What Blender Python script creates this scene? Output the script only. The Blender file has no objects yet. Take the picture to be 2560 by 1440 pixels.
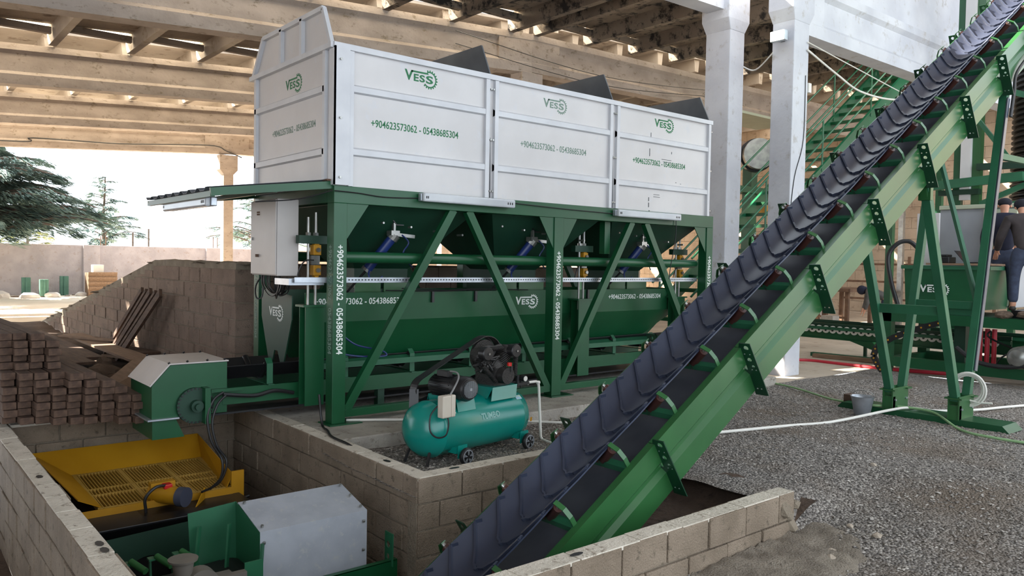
import bpy, math, random
from mathutils import Vector, Matrix
RN = random.Random(11)
S = bpy.context.scene
COL = S.collection
V = Vector

# ------------------------------------------------------------ camera
YAW, PITCH, ROLL, FPX = 0.8778, 0.0336, 0.0180, 1962.3
fw = V((math.cos(YAW)*math.cos(PITCH), math.sin(YAW)*math.cos(PITCH), -math.sin(PITCH)))
rt = V((math.sin(YAW), -math.cos(YAW), 0)); up = rt.cross(fw)
rt2 = rt*math.cos(ROLL)+up*math.sin(ROLL); up2 = up*math.cos(ROLL)-rt*math.sin(ROLL)
cd = bpy.data.cameras.new('camera'); cam = bpy.data.objects.new('camera', cd); COL.objects.link(cam)
m = Matrix((rt2, up2, -fw)).transposed().to_4x4(); m.translation = V((0, 0, 1.6)); cam.matrix_world = m
cd.sensor_width = 36; cd.lens = 36*FPX/2560; cd.clip_end = 500
S.camera = cam
# ------------------------------------------------------------ sky, sun, exposure
w = bpy.data.worlds.new('World'); S.world = w; w.use_nodes = True
bg = w.node_tree.nodes['Background']; bg.inputs[0].default_value = (0.84, 0.92, 1.0, 1); bg.inputs[1].default_value = 2.6
sd = bpy.data.lights.new('sun', 'SUN'); sd.energy = 30; sd.angle = 0.01; sd.color = (1, .9, .76)
sun = bpy.data.objects.new('sun', sd); COL.objects.link(sun)
SUNDIR = V((-.42, .60, .62)).normalized()
sun.rotation_euler = SUNDIR.to_track_quat('Z', 'Y').to_euler(); sun.location = (0, 0, 30)
S.view_settings.view_transform = 'Standard'; S.view_settings.look = 'None'
S.view_settings.gamma = 1; S.view_settings.use_curve_mapping = False
S.view_settings.exposure = 0.27

# ------------------------------------------------------------ materials
def lin(c):
    return tuple(((x/255)/12.92 if x/255 <= .04045 else (((x/255)+.055)/1.055)**2.4) for x in c)+(1,)
def M(name, c1, c2=None, sc=4, rough=.6, metal=0, bump=0, bsc=40, c3=None, stretch=None, spec=None, det=6, lo=.35, hi=.65, trans=0, thr=.56):
    mt = bpy.data.materials.new(name); mt.use_nodes = True; nt = mt.node_tree; n = nt.nodes; L = nt.links
    b = n['Principled BSDF']; b.inputs['Roughness'].default_value = rough; b.inputs['Metallic'].default_value = metal
    if spec is not None: b.inputs['Specular IOR Level'].default_value = spec
    if trans: b.inputs['Transmission Weight'].default_value = trans
    tc = n.new('ShaderNodeTexCoord'); mp = n.new('ShaderNodeMapping'); L.new(tc.outputs['Object'], mp.inputs[0])
    if stretch: mp.inputs['Scale'].default_value = stretch
    if c2 is None: c2 = tuple(min(255, x*1.12+3) for x in c1)
    no = n.new('ShaderNodeTexNoise'); no.inputs['Scale'].default_value = sc; no.inputs['Detail'].default_value = det
    L.new(mp.outputs[0], no.inputs['Vector'])
    cr = n.new('ShaderNodeValToRGB'); cr.color_ramp.elements[0].position = lo; cr.color_ramp.elements[1].position = hi
    cr.color_ramp.elements[0].color = lin(c1); cr.color_ramp.elements[1].color = lin(c2)
    L.new(no.outputs[0], cr.inputs[0]); col = cr.outputs[0]
    if c3:
        n2 = n.new('ShaderNodeTexNoise'); n2.inputs['Scale'].default_value = sc*3.3; n2.inputs['Detail'].default_value = 9; n2.inputs['Roughness'].default_value = .7
        L.new(mp.outputs[0], n2.inputs['Vector'])
        r2 = n.new('ShaderNodeValToRGB'); r2.color_ramp.elements[0].position = thr; r2.color_ramp.elements[1].position = thr+.1
        L.new(n2.outputs[0], r2.inputs[0])
        mx = n.new('ShaderNodeMix'); mx.data_type = 'RGBA'; L.new(r2.outputs[0], mx.inputs[0]); L.new(col, mx.inputs[6]); mx.inputs[7].default_value = lin(c3)
        col = mx.outputs[2]
    L.new(col, b.inputs['Base Color'])
    if bump:
        nb = n.new('ShaderNodeTexNoise'); nb.inputs['Scale'].default_value = bsc; nb.inputs['Detail'].default_value = 5
        L.new(tc.outputs['Object'], nb.inputs['Vector'])
        bp = n.new('ShaderNodeBump'); bp.inputs['Strength'].default_value = bump; bp.inputs['Distance'].default_value = .02
        L.new(nb.outputs[0], bp.inputs['Height']); L.new(bp.outputs[0], b.inputs['Normal'])
    return mt
def EM(name, c, s):
    mt = bpy.data.materials.new(name); mt.use_nodes = True; b = mt.node_tree.nodes['Principled BSDF']
    b.inputs['Base Color'].default_value = lin(c); b.inputs['Emission Color'].default_value = lin(c); b.inputs['Emission Strength'].default_value = s
    return mt
def gravel_mat(name, dark, mid, light, dirt, sc=55):
    mt = bpy.data.materials.new(name); mt.use_nodes = True; nt = mt.node_tree; n = nt.nodes; L = nt.links; b = n['Principled BSDF']
    b.inputs['Roughness'].default_value = .9
    tc = n.new('ShaderNodeTexCoord')
    vo = n.new('ShaderNodeTexVoronoi'); vo.inputs['Scale'].default_value = sc; L.new(tc.outputs['Object'], vo.inputs['Vector'])
    cr = n.new('ShaderNodeValToRGB'); e = cr.color_ramp.elements; e[0].position = .1; e[1].position = .9; e[0].color = lin(dark); e[1].color = lin(light)
    q = e.new(.5); q.color = lin(mid)
    L.new(vo.outputs['Color'], cr.inputs[0])
    no = n.new('ShaderNodeTexNoise'); no.inputs['Scale'].default_value = .9; no.inputs['Detail'].default_value = 8; L.new(tc.outputs['Object'], no.inputs['Vector'])
    r2 = n.new('ShaderNodeValToRGB'); r2.color_ramp.elements[0].position = .5; r2.color_ramp.elements[1].position = .68; L.new(no.outputs[0], r2.inputs[0])
    mx = n.new('ShaderNodeMix'); mx.data_type = 'RGBA'; L.new(r2.outputs[0], mx.inputs[0]); L.new(cr.outputs[0], mx.inputs[6]); mx.inputs[7].default_value = lin(dirt)
    L.new(mx.outputs[2], b.inputs['Base Color'])
    bp = n.new('ShaderNodeBump'); bp.inputs['Strength'].default_value = .9; bp.inputs['Distance'].default_value = .02; bp.invert = True
    L.new(vo.outputs['Distance'], bp.inputs['Height']); L.new(bp.outputs[0], b.inputs['Normal'])
    return mt
GREEN = M('green_paint', (15, 72, 42), (19, 81, 48), 2.5, .38)
DGREEN = M('shade_dark_green', (13, 50, 35), (17, 58, 41), 2.5, .5)  # darker copy of the green; puts shade into the hopper cone colour
LGREEN = M('conveyor_green_paint', (36, 84, 45), (43, 95, 51), 2, .32, spec=.6)
LEGGRN = M('leg_green_paint', (32, 86, 60), (38, 98, 68), 3, .42)
WHITEP = M('white_sheet_paint', (198, 196, 196), (207, 205, 205), 1.6, .42, c3=(200, 200, 203))
WHITER = M('white_frame_paint', (196, 198, 203), (208, 210, 214), 3, .4)
GREYP = M('grey_divider_steel', (84, 88, 92), (98, 102, 106), 3, .5)
CONC = M('old_concrete', (162, 149, 138), (182, 169, 158), 1.6, .9, bump=.35, bsc=18, c3=(136, 124, 108), stretch=(1, 1, 1.8))
CONCD = M('roof_slab_concrete', (146, 136, 126), (176, 166, 154), .7, .95, bump=.4, bsc=14, c3=(120, 106, 92))
CONCM = M('mouldy_roof_slab', (120, 108, 96), (150, 138, 124), 1.1, .95, bump=.4, bsc=10, c3=(46, 44, 43), thr=.5)
WHITEW = M('whitewashed_concrete', (188, 190, 198), (206, 208, 214), 1.3, .85, bump=.35, bsc=9, c3=(178, 176, 176))
PLINTH = M('plinth_concrete', (150, 144, 136), (176, 170, 160), 3, .95, bump=.5, bsc=45, c3=(120, 112, 100))
BLOCK = M('concrete_block', (124, 110, 94), (144, 129, 112), 4, .95, bump=.7, bsc=90, c3=(100, 89, 75))
BLOCKB = M('brown_block', (122, 104, 92), (138, 119, 105), 3, .95, bump=.7, bsc=60, c3=(104, 88, 76))
MORTAR = M('mortar', (124, 113, 98), (142, 131, 115), 6, .95, bump=.8, bsc=50)
GRAVEL = gravel_mat('gravel', (76, 72, 68), (120, 114, 109), (168, 162, 154), (114, 102, 90))
SOIL = M('soil', (72, 57, 47), (92, 75, 62), 2.2, .97, bump=1, bsc=22, c3=(58, 46, 38))
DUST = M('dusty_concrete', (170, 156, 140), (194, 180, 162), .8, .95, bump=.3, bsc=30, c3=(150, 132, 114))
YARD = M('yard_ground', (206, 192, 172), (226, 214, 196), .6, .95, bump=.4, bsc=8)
WALLO = M('boundary_plaster', (158, 151, 153), (174, 166, 168), 2, .95, bump=.6, bsc=12, c3=(154, 142, 136))
RUBBER = M('belt_rubber', (46, 52, 69), (54, 61, 80), 2, .38, spec=.6)
BLACKR = M('black_rubber', (22, 22, 24), (30, 30, 32), 5, .5)
BLACK = M('black_paint', (24, 24, 26), (32, 32, 34), 6, .38)
IRON = M('dark_cast_iron', (30, 29, 29), (44, 42, 40), 14, .5, bump=.3, bsc=60)
PLATEG = M('joint_plate_paint', (14, 52, 34), (18, 60, 40), 4, .35)
ROLLER = M('roller_red_brown', (64, 36, 32), (76, 44, 38), 6, .4)
GALV = M('galvanised_steel', (168, 174, 182), (190, 196, 204), 9, .35, metal=.7)
ALU = M('aluminium_sheet', (158, 162, 170), (172, 176, 184), 5, .38, metal=.15, c3=(178, 180, 180))
STEEL = M('steel', (140, 140, 138), (165, 165, 160), 8, .3, metal=.8)
RUSTY = M('rusty_steel', (92, 70, 56), (120, 92, 72), 5, .8)
YELLOW = M('yellow_paint', (172, 122, 16), (184, 134, 24), 3, .42)
TEAL = M('teal_tank_paint', (8, 122, 112), (12, 134, 122), 2, .25, spec=.6)
BEIGE = M('beige_plastic', (190, 180, 166), (198, 190, 176), 4, .45)
CABG = M('cabinet_grey', (176, 170, 166), (188, 182, 178), 2, .45)
CABP = M('cabinet_panel', (166, 172, 150), (176, 182, 160), 2, .45)
PVC = M('white_pvc', (214, 212, 204), (224, 222, 214), 5, .4)
HOSEG = M('green_hose', (132, 168, 120), (142, 176, 128), 5, .5)
REDH = M('red_hose', (176, 36, 52), (190, 48, 62), 5, .5)
BLUEP = M('blue_tube', (22, 40, 92), (28, 48, 104), 5, .35)
NAVY = M('navy_cloth', (24, 26, 44), (30, 32, 52), 12, .9)
BRWN = M('brown_cloth', (50, 44, 44), (60, 52, 52), 12, .9)
JEANS = M('denim', (44, 50, 68), (56, 64, 84), 14, .9)
GREYC = M('grey_cloth', (70, 68, 66), (88, 86, 84), 10, .9)
HATC = M('hat_cloth', (26, 26, 34), (32, 32, 42), 14, .95)
SKIN = M('skin', (186, 134, 108), (196, 144, 118), 10, .55)
SHOE = M('shoe_leather', (30, 26, 24), (40, 34, 30), 8, .6)
WOOD = M('old_timber', (74, 56, 46), (96, 74, 60), 3, .85, bump=.5, bsc=14, c3=(62, 45, 36), stretch=(6, .7, 6))
WOODL = M('pale_timber', (118, 94, 74), (136, 110, 88), 3, .8, bump=.3, bsc=14, stretch=(6, .7, 6))
SACK = M('sack_cloth', (88, 72, 60), (104, 86, 72), 6, .95, bump=.8, bsc=30)
BARK = M('bark', (74, 66, 60), (98, 88, 80), 6, .95, bump=.8, bsc=20)
NEEDLE = M('cedar_needles', (78, 102, 98), (124, 146, 138), 1.2, .8)  # lightened towards grey, haze put into the needle colour
NEEDLY = M('yellow_green_needles', (110, 120, 70), (140, 148, 92), 1.2, .8)
INKG = M('green_stencil_ink', (22, 104, 62), (26, 112, 68), 9, .6)
INKW = M('white_stencil_ink', (214, 220, 216), (222, 226, 222), 9, .6)
INKD = M('faded_stencil_ink', (104, 130, 116), (120, 142, 130), 20, .6)
REDP = M('red_plastic', (190, 30, 28), (200, 40, 36), 5, .4)
CLEAR = M('ribbed_lamp_cover', (214, 218, 224), (224, 228, 232), 5, .12, trans=.35)
TUBEW = M('lamp_tube', (232, 236, 240), (240, 242, 244), 5, .3)
STONE = M('stone', (150, 138, 124), (176, 164, 148), 8, .9, bump=.5, bsc=30)

# ------------------------------------------------------------ mesh builder
WM = {}
class MB:
    def __init__(s): s.v = []; s.f = []
    def add(s, vs, fs):
        o = len(s.v); s.v += [V(p) for p in vs]; s.f += [tuple(i+o for i in f) for f in fs]; return s
    def box(s, x0, x1, y0, y1, z0, z1):
        return s.add([(x0,y0,z0),(x1,y0,z0),(x1,y1,z0),(x0,y1,z0),(x0,y0,z1),(x1,y0,z1),(x1,y1,z1),(x0,y1,z1)],
                     [(3,2,1,0),(4,5,6,7),(0,1,5,4),(1,2,6,5),(2,3,7,6),(3,0,4,7)])
    def bar(s, p, q, w, h, u=(0,0,1)):
        p, q, u = V(p), V(q), V(u); d = (q-p).normalized(); a = d.cross(u)
        if a.length < 1e-4: a = d.cross(V((0,1,0)))
        a.normalize(); b = a.cross(d).normalized(); a = a*w/2; b = b*h/2
        return s.add([p-a-b,p+a-b,p+a+b,p-a+b,q-a-b,q+a-b,q+a+b,q-a+b],
                     [(0,1,2,3),(7,6,5,4),(4,5,1,0),(5,6,2,1),(6,7,3,2),(7,4,0,3)])
    def hose(s, pts, r, n=8, k_=6):
        P = []
        for i in range(len(pts)-1):
            p0 = V(pts[max(i-1, 0)]); p1 = V(pts[i]); p2 = V(pts[i+1]); p3 = V(pts[min(i+2, len(pts)-1)])
            for k in range(k_):
                t = k/k_; P.append(.5*((2*p1)+(-p0+p2)*t+(2*p0-5*p1+4*p2-p3)*t*t+(-p0+3*p1-3*p2+p3)*t**3))
        return s.tube(P+[V(pts[-1])], r, n)
    def prism(s, poly, vec):
        n = len(poly); vec = V(vec); a = [V(p) for p in poly]; b = [p+vec for p in a]
        return s.add(a+b, [tuple(range(n))[::-1], tuple(range(n, 2*n))]+[(i, (i+1) % n, n+(i+1) % n, n+i) for i in range(n)])
    def frame(s, p, q):
        d = (V(q)-V(p)).normalized(); a = d.cross(V((0,0,1)))
        if a.length < 1e-3: a = V((1,0,0))
        a.normalize(); return d, a, d.cross(a).normalized()
    def lathe(s, p, q, prof, n=20, caps=True):
        """prof: list of (distance from p along p->q, radius)"""
        p = V(p); d, a, b = s.frame(p, q); vs = []; fs = []
        for t, r in prof:
            for k in range(n):
                c = 2*math.pi*k/n; vs.append(p+d*t+a*(math.cos(c)*r)+b*(math.sin(c)*r))
        for i in range(len(prof)-1):
            for k in range(n):
                k2 = (k+1) % n; fs.append((i*n+k, i*n+k2, (i+1)*n+k2, (i+1)*n+k))
        if caps: fs.append(tuple(range(n))[::-1]); fs.append(tuple((len(prof)-1)*n+k for k in range(n)))
        return s.add(vs, fs)
    def cyl(s, p, q, r, n=16, r2=None):
        L = (V(q)-V(p)).length; return s.lathe(p, q, [(0, r), (L, r if r2 is None else r2)], n)
    def tube(s, pts, r, n=8):
        pts = [V(p) for p in pts]; vs = []; fs = []; N = len(pts); prev = None
        for i, p in enumerate(pts):
            d = (pts[min(i+1, N-1)]-pts[max(i-1, 0)]).normalized()
            if prev is None:
                a = d.cross(V((0,0,1)));
                if a.length < 1e-2: a = d.cross(V((1,0,0)))
            else: a = prev-d*prev.dot(d)
            a.normalize(); prev = a; b = d.cross(a)
            rr = r[i] if isinstance(r, (list, tuple)) else r
            for k in range(n):
                c = 2*math.pi*k/n; vs.append(p+a*math.cos(c)*rr+b*math.sin(c)*rr)
        for i in range(N-1):
            for k in range(n):
                k2 = (k+1) % n; fs.append((i*n+k, i*n+k2, (i+1)*n+k2, (i+1)*n+k))
        fs.append(tuple(range(n))[::-1]); fs.append(tuple((N-1)*n+k for k in range(n)))
        return s.add(vs, fs)
    def flat(s, geo, O, X, Y, sx=1, sy=1):
        O, X, Y = V(O), V(X).normalized(), V(Y).normalized(); Z = X.cross(Y)
        return s.add([O+X*(p[0]*sx)+Y*(p[1]*sy)+Z*p[2] for p in geo[0]], geo[1])
    def blob(s, c, r, seed=0, n=1, sq=1.0, rough=.25):
        g = ico(n); rr = random.Random(seed); c = V(c)
        r = V((r, r, r)) if not isinstance(r, (tuple, Vector)) else V(r)
        return s.add([c+V((p[0]*r[0], p[1]*r[1], p[2]*r[2]*sq))*(1+rr.uniform(-rough, rough)) for p in g[0]], g[1])
    def islands(s):
        n = len(s.v); up_ = list(range(n))
        def fd(i):
            while up_[i] != i: up_[i] = up_[up_[i]]; i = up_[i]
            return i
        for f in s.f:
            a = fd(f[0])
            for i in f[1:]:
                b = fd(i)
                if b != a: up_[b] = a
        bb = {}
        for i, p in enumerate(s.v):
            r = fd(i); b = bb.get(r)
            if b is None: bb[r] = [p.x, p.y, p.z, p.x, p.y, p.z]
            else:
                for k in range(3): b[k] = min(b[k], p[k]); b[k+3] = max(b[k+3], p[k])
        ks = list(bb); gr = {k: k for k in ks}
        def fg(i):
            while gr[i] != i: i = gr[i]
            return i
        for i, a in enumerate(ks):
            for b in ks[i+1:]:
                if all(bb[a][k] <= bb[b][k+3]+.015 and bb[b][k] <= bb[a][k+3]+.015 for k in range(3)): gr[fg(b)] = fg(a)
        out = {}
        for f in s.f: out.setdefault(fg(fd(f[0])), []).append(f)
        return list(out.values())
    def build(s, name, mt, parent=None, local=False, smooth=False, bevel=0, thick=0):
        if parent is not None and len(s.v) < 2500 and not name.startswith(('company', 'phone', 'bolts', 'scratches', 'tray_slots', 'slotted', 'fan_', 'cooling', 'drum_bolts', 'tank_lett', 'valve', 'foliage', 'wheel_spokes', 'warning', 'disc_hubs', 'yellow_caps')):
            isl = s.islands()
            if 1 < len(isl) <= 14:
                res = None
                for fs_ in isl:
                    m_ = MB(); mp = {}
                    for f in fs_:
                        for i in f:
                            if i not in mp: mp[i] = len(m_.v); m_.v.append(s.v[i])
                        m_.f.append(tuple(mp[i] for i in f))
                    o = m_._build(name, mt, parent, local, smooth, bevel, thick)
                    res = res or o
                return res
        return s._build(name, mt, parent, local, smooth, bevel, thick)
    def _build(s, name, mt, parent=None, local=False, smooth=False, bevel=0, thick=0):
        me = bpy.data.meshes.new(name)
        vs = s.v
        if parent is not None:
            W = WM[parent]
            if not local:
                iv = W.inverted(); vs = [iv @ p for p in vs]
            loc = V((0, 0, 0))
        else:
            xs = [p.x for p in vs]; ys = [p.y for p in vs]; zs = [p.z for p in vs]
            loc = V(((min(xs)+max(xs))/2, (min(ys)+max(ys))/2, min(zs))); vs = [p-loc for p in vs]
        me.from_pydata([tuple(p) for p in vs], [], s.f); me.validate(); me.update()
        me.materials.append(mt)
        o = bpy.data.objects.new(name, me); COL.objects.link(o)
        if smooth:
            for p in me.polygons: p.use_smooth = True
            try: me.set_sharp_from_angle(angle=math.radians(38))
            except Exception: pass
        if parent is not None: o.parent = parent; WM[o] = WM[parent]
        else: o.location = loc; WM[o] = Matrix.Translation(loc)
        if bevel:
            b = o.modifiers.new('bevel', 'BEVEL'); b.width = bevel; b.segments = 2; b.limit_method = 'ANGLE'
        if thick:
            b = o.modifiers.new('solid', 'SOLIDIFY'); b.thickness = thick; b.offset = 0
        return o
_ico = {}
def ico(n):
    if n not in _ico:
        import bmesh
        bm = bmesh.new(); bmesh.ops.create_icosphere(bm, subdivisions=n, radius=1)
        _ico[n] = ([tuple(v.co) for v in bm.verts], [tuple(v.index for v in f.verts) for f in bm.faces]); bm.free()
    return _ico[n]
def tag(o, label=None, cat=None, group=None, kind=None):
    if label: o['label'] = label
    if cat: o['category'] = cat
    if group: o['group'] = group
    if kind: o['kind'] = kind
    return o
def thing(name, label, cat, loc, rz=0, group=None):
    o = bpy.data.objects.new(name, None); COL.objects.link(o); o.empty_display_size = .1
    o.location = loc; o.rotation_euler = (0, 0, rz)
    WM[o] = Matrix.Translation(V(loc)) @ Matrix.Rotation(rz, 4, 'Z')
    return tag(o, label, cat, group)
def struct(o, label=None): return tag(o, label, None, None, 'structure')
def dup(root, loc, rz=None):
    r = root.copy(); COL.objects.link(r); r.location = loc
    if rz is not None: r.rotation_euler = (0, 0, rz)
    WM[r] = Matrix.Translation(V(loc))
    for ch in list(root.children):
        c = ch.copy(); COL.objects.link(c); c.parent = r
        for g in ch.children:
            d = g.copy(); COL.objects.link(d); d.parent = c
    return r

# ------------------------------------------------------------ flat shapes and lettering
def curve_geo(splines, thick=.0008):
    c = bpy.data.curves.new('tmp', 'CURVE'); c.dimensions = '2D'; c.fill_mode = 'BOTH'; c.extrude = thick/2
    for pts in splines:
        sp = c.splines.new('POLY'); sp.points.add(len(pts)-1); sp.use_cyclic_u = True
        for i, p in enumerate(pts): sp.points[i].co = (p[0], p[1], 0, 1)
    return _grab(c)
def _grab(c):
    o = bpy.data.objects.new('tmp', c); me = bpy.data.meshes.new_from_object(o)
    g = ([tuple(v.co) for v in me.vertices], [tuple(p.vertices) for p in me.polygons])
    bpy.data.objects.remove(o); bpy.data.meshes.remove(me); bpy.data.curves.remove(c); return g
def text_geo(s, bold=0, thick=.0008):
    c = bpy.data.curves.new('tmp', 'FONT'); c.body = s; c.size = 1; c.extrude = thick/2; c.offset = bold; c.resolution_u = 3
    g = _grab(c); xs = [p[0] for p in g[0]]; ys = [p[1] for p in g[0]]
    x0, x1, y0, y1 = min(xs), max(xs), min(ys), max(ys)
    return ([((p[0]-x0)/(x1-x0), (p[1]-y0)/(y1-y0), p[2]) for p in g[0]], g[1])
NUM = text_geo('+904623573062 - 05438685304', .012)
NUMB = text_geo('+904623573062 - 05438685304', .02)
def circ(cx, cy, r, n=20): return [(cx+r*math.cos(2*math.pi*k/n), cy+r*math.sin(2*math.pi*k/n)) for k in range(n)]
def logo_geo():
    vs = []; fs = []
    def addg(g, ox, oy, sx, sy):
        o = len(vs); vs.extend([(p[0]*sx+ox, p[1]*sy+oy, p[2]) for p in g[0]]); fs.extend([tuple(i+o for i in f) for f in g[1]])
    T = lambda ch: text_geo(ch, .03)
    addg(T('V'), 0, -22, 58, 60); addg(T('E'), 62, -22, 34, 42); addg(T('S'), 101, -22, 38, 42); addg(T('S'), 146, -24, 50, 46)
    addg(curve_geo([[(44, 28), (166, 28), (158, 38), (48, 38)]]), 0, 0, 1, 1)
    a0, a1 = math.radians(-140), math.radians(118); N = 14; out = []
    for k in range(N):
        t0 = a0+(a1-a0)*k/N; dt = (a1-a0)/N
        for fr, r in ((0, 47), (.2, 56), (.5, 56), (.7, 47)): out.append((172+r*math.cos(t0+dt*fr), r*math.sin(t0+dt*fr)))
    inn = [(172+40*math.cos(a1+(a0-a1)*k/30), 40*math.sin(a1+(a0-a1)*k/30)) for k in range(31)]
    addg(curve_geo([out+inn]), 0, 0, 1, 1)
    return ([(p[0]/228, (p[1]+56)/228, p[2]) for p in vs], fs)
LOGO = logo_geo()
def letters(name, geo, O, X, Y, wd, ht, mt, parent):
    return MB().flat(geo, O, X, Y, wd, ht).build(name, mt, parent)
def logo(O, X, Y, wd, mt, parent):
    return MB().flat(LOGO, O, X, Y, wd, wd).build('company_logo', mt, parent)
X3, Y3, Z3 = V((1,0,0)), V((0,1,0)), V((0,0,1))

TOPLIT = M('lit_top_tint', (196, 188, 174), (212, 204, 190), 5, .95, bump=.6, bsc=60, c3=(138, 126, 110))  # paler than the blocks: light on the wall tops put into the colour
TRUNK = M('trunking_steel', (92, 100, 114), (108, 116, 130), 6, .3, metal=.6)
# ============================================================ SITE: ground, pit, walls, hall
G = -.12
def terrain(x0, x1, y0, y1, st, fn, skip=None):
    nx = max(1, int(round((x1-x0)/st))); ny = max(1, int(round((y1-y0)/st))); mb = MB(); vs = []; fs = []
    for j in range(ny+1):
        for i in range(nx+1):
            x = x0+(x1-x0)*i/nx; y = y0+(y1-y0)*j/ny; vs.append((x, y, fn(x, y)))
    for j in range(ny):
        for i in range(nx):
            cx = x0+(x1-x0)*(i+.5)/nx; cy = y0+(y1-y0)*(j+.5)/ny
            if skip and skip(cx, cy): continue
            a = j*(nx+1)+i; fs.append((a, a+1, a+nx+2, a+nx+1))
    return mb.add(vs, fs)
from mathutils import noise as NZ
def nz(x, y, s, a): return NZ.noise(V((x*s, y*s, .37)))*a
def hg(x, y):
    h = G+nz(x, y, .9, .03)+nz(x, y, 4, .012)
    # soil washed down beside the near wall and the channel mouth
    if y < 3.2: h -= .20*min(1, max(0, (3.2-y)/.25))*min(1, max(0, (6.6-x)/1.6))
    return h
struct(terrain(3.1, 13.2, 4.8, 6.3, .1, hg).build('floor', GRAVEL, smooth=True), 'grey gravel floor behind the inclined belt conveyor')
struct(terrain(5.1, 13.2, -4, 4.8, .1, hg).build('floor', GRAVEL, smooth=True), 'grey gravel floor on the right side of the hall')
struct(terrain(1.9, 5.2, -4, 2.97, .1, lambda x, y: hg(x, y)-.001).build('floor', GRAVEL, smooth=True), 'rubble strewn gravel in front of the near block wall')
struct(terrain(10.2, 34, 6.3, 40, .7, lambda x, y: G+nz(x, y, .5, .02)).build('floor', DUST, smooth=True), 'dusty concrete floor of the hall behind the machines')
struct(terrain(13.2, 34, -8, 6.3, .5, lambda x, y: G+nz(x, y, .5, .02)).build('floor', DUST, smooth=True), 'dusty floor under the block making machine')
struct(terrain(-14, 3.36, 8.6, 22, .16, lambda x, y: -.02+nz(x, y, .7, .09)+nz(x, y, 2.6, .05)-.004*(y-8)).build('floor', SOIL, smooth=True), 'brown trodden soil behind the pit')
struct(terrain(-14, .9, -8, 8.6, .4, lambda x, y: -.95+nz(x, y, 1, .05)).build('floor', SOIL, smooth=True), 'brown soil left of the pit')
struct(terrain(.9, 1.9, -8, 2.95, .25, lambda x, y: -.6+nz(x, y, 1, .05)).build('floor', SOIL, smooth=True), 'soil in front of the near block wall')
struct(MB().box(.95, 3.2, 3, 8.55, -1.9, -1.8).build('floor', SOIL), 'dark floor of the conveyor pit')
def hch(x, y): return -1.75+min(1, max(0, (x-3.0)/1.5))*1.3+min(1, max(0, (x-4.5)/.9))*.3+nz(x, y, 3, .06)
struct(terrain(3.0, 5.5, 3.0, 4.86, .12, hch).build('floor', SOIL, smooth=True), 'soil slope rising under the inclined conveyor')
# yard outside
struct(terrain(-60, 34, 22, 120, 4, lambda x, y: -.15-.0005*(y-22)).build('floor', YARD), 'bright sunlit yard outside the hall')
# concrete plinth under the batching machine
pl = MB().box(3.22, 10.2, 6.25, 9.0, -.5, 0).build('floor', PLINTH, bevel=.012); struct(pl, 'raised concrete plinth carrying the green batching machine')

def blocks(mb, ax, c, t, u0, u1, z1, courses, bl=.4, bh=.2, ztop=None, ph=0, rr=None, gap=.012, jit=.007):
    """block wall: ax 'x' runs along x at y=c..c+t; ax 'y' runs along y at x=c..c+t"""
    rr = rr or random.Random(5)
    for k in range(courses):
        zt = z1-k*bh; zb = zt-bh+gap; off = (bl/2 if (k+ph) % 2 else 0); u = u0-off
        while u < u1-.01:
            a, b = max(u, u0)+gap/2, min(u+bl, u1)-gap/2; u += bl
            if b-a < .03: continue
            tt = zt
            if ztop:
                hm = min(ztop(a), ztop(b))
                if zb > hm-.03: continue
                tt = min(zt, hm)
            j = rr.uniform(-jit, jit); j2 = rr.uniform(-jit, jit); dz = rr.uniform(-.003, .003)
            if ax == 'x': mb.box(a, b, c+j, c+t+j2, zb, tt+dz)
            else: mb.box(c+j, c+t+j2, a, b, zb, tt+dz)
    return mb
def pit_wall(nm, lab, ax, c, t, u0, u1, n=9, bl=.4, ph=0, mt=BLOCK, seed=3):
    w_ = blocks(MB(), ax, c, t, u0, u1, 0, n, bl, ph=ph, rr=random.Random(seed)).build(nm, mt, bevel=.006); struct(w_, lab)
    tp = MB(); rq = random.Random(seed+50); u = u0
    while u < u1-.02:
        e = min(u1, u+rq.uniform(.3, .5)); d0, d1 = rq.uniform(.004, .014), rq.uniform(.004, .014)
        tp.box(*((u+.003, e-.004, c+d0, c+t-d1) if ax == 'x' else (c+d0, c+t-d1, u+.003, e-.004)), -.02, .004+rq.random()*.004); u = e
    struct(tp.build('trim_5', TOPLIT, bevel=.003), 'pale strips tinted like lit tops of '+lab)
    co = MB()
    if ax == 'x': co.box(u0, u1, c+.02, c+t-.02, -n*.2, -.022)
    else: co.box(c+.02, c+t-.02, u0, u1, -n*.2, -.022)
    struct(co.build('trim_1', MORTAR), 'mortar joints of '+lab)
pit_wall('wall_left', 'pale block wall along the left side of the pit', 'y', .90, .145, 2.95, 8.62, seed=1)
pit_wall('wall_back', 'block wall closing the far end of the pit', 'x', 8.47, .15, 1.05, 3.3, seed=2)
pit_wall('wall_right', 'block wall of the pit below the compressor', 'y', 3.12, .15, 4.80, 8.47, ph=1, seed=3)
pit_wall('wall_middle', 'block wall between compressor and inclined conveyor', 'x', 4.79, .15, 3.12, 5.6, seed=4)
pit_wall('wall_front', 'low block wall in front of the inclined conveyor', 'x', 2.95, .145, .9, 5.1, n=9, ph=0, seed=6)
hb = MB()
for (x, y, a) in ((3.19, 5.35, 1), (1.0, 4.6, 1), (1.0, 4.72, 1), (3.5, 4.87, 0), (3.0, 3.02, 0), (.97, 6.4, 1)):
    sx, sy = (.022, .05) if a else (.05, .02)
    hb.add([(x+sx*math.cos(k*math.pi/4), y+sy*math.sin(k*math.pi/4), .0095) for k in range(8)], [tuple(range(8))])
struct(hb.build('trim_2', BLACKR), 'open cores and cracks in the block tops')
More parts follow.
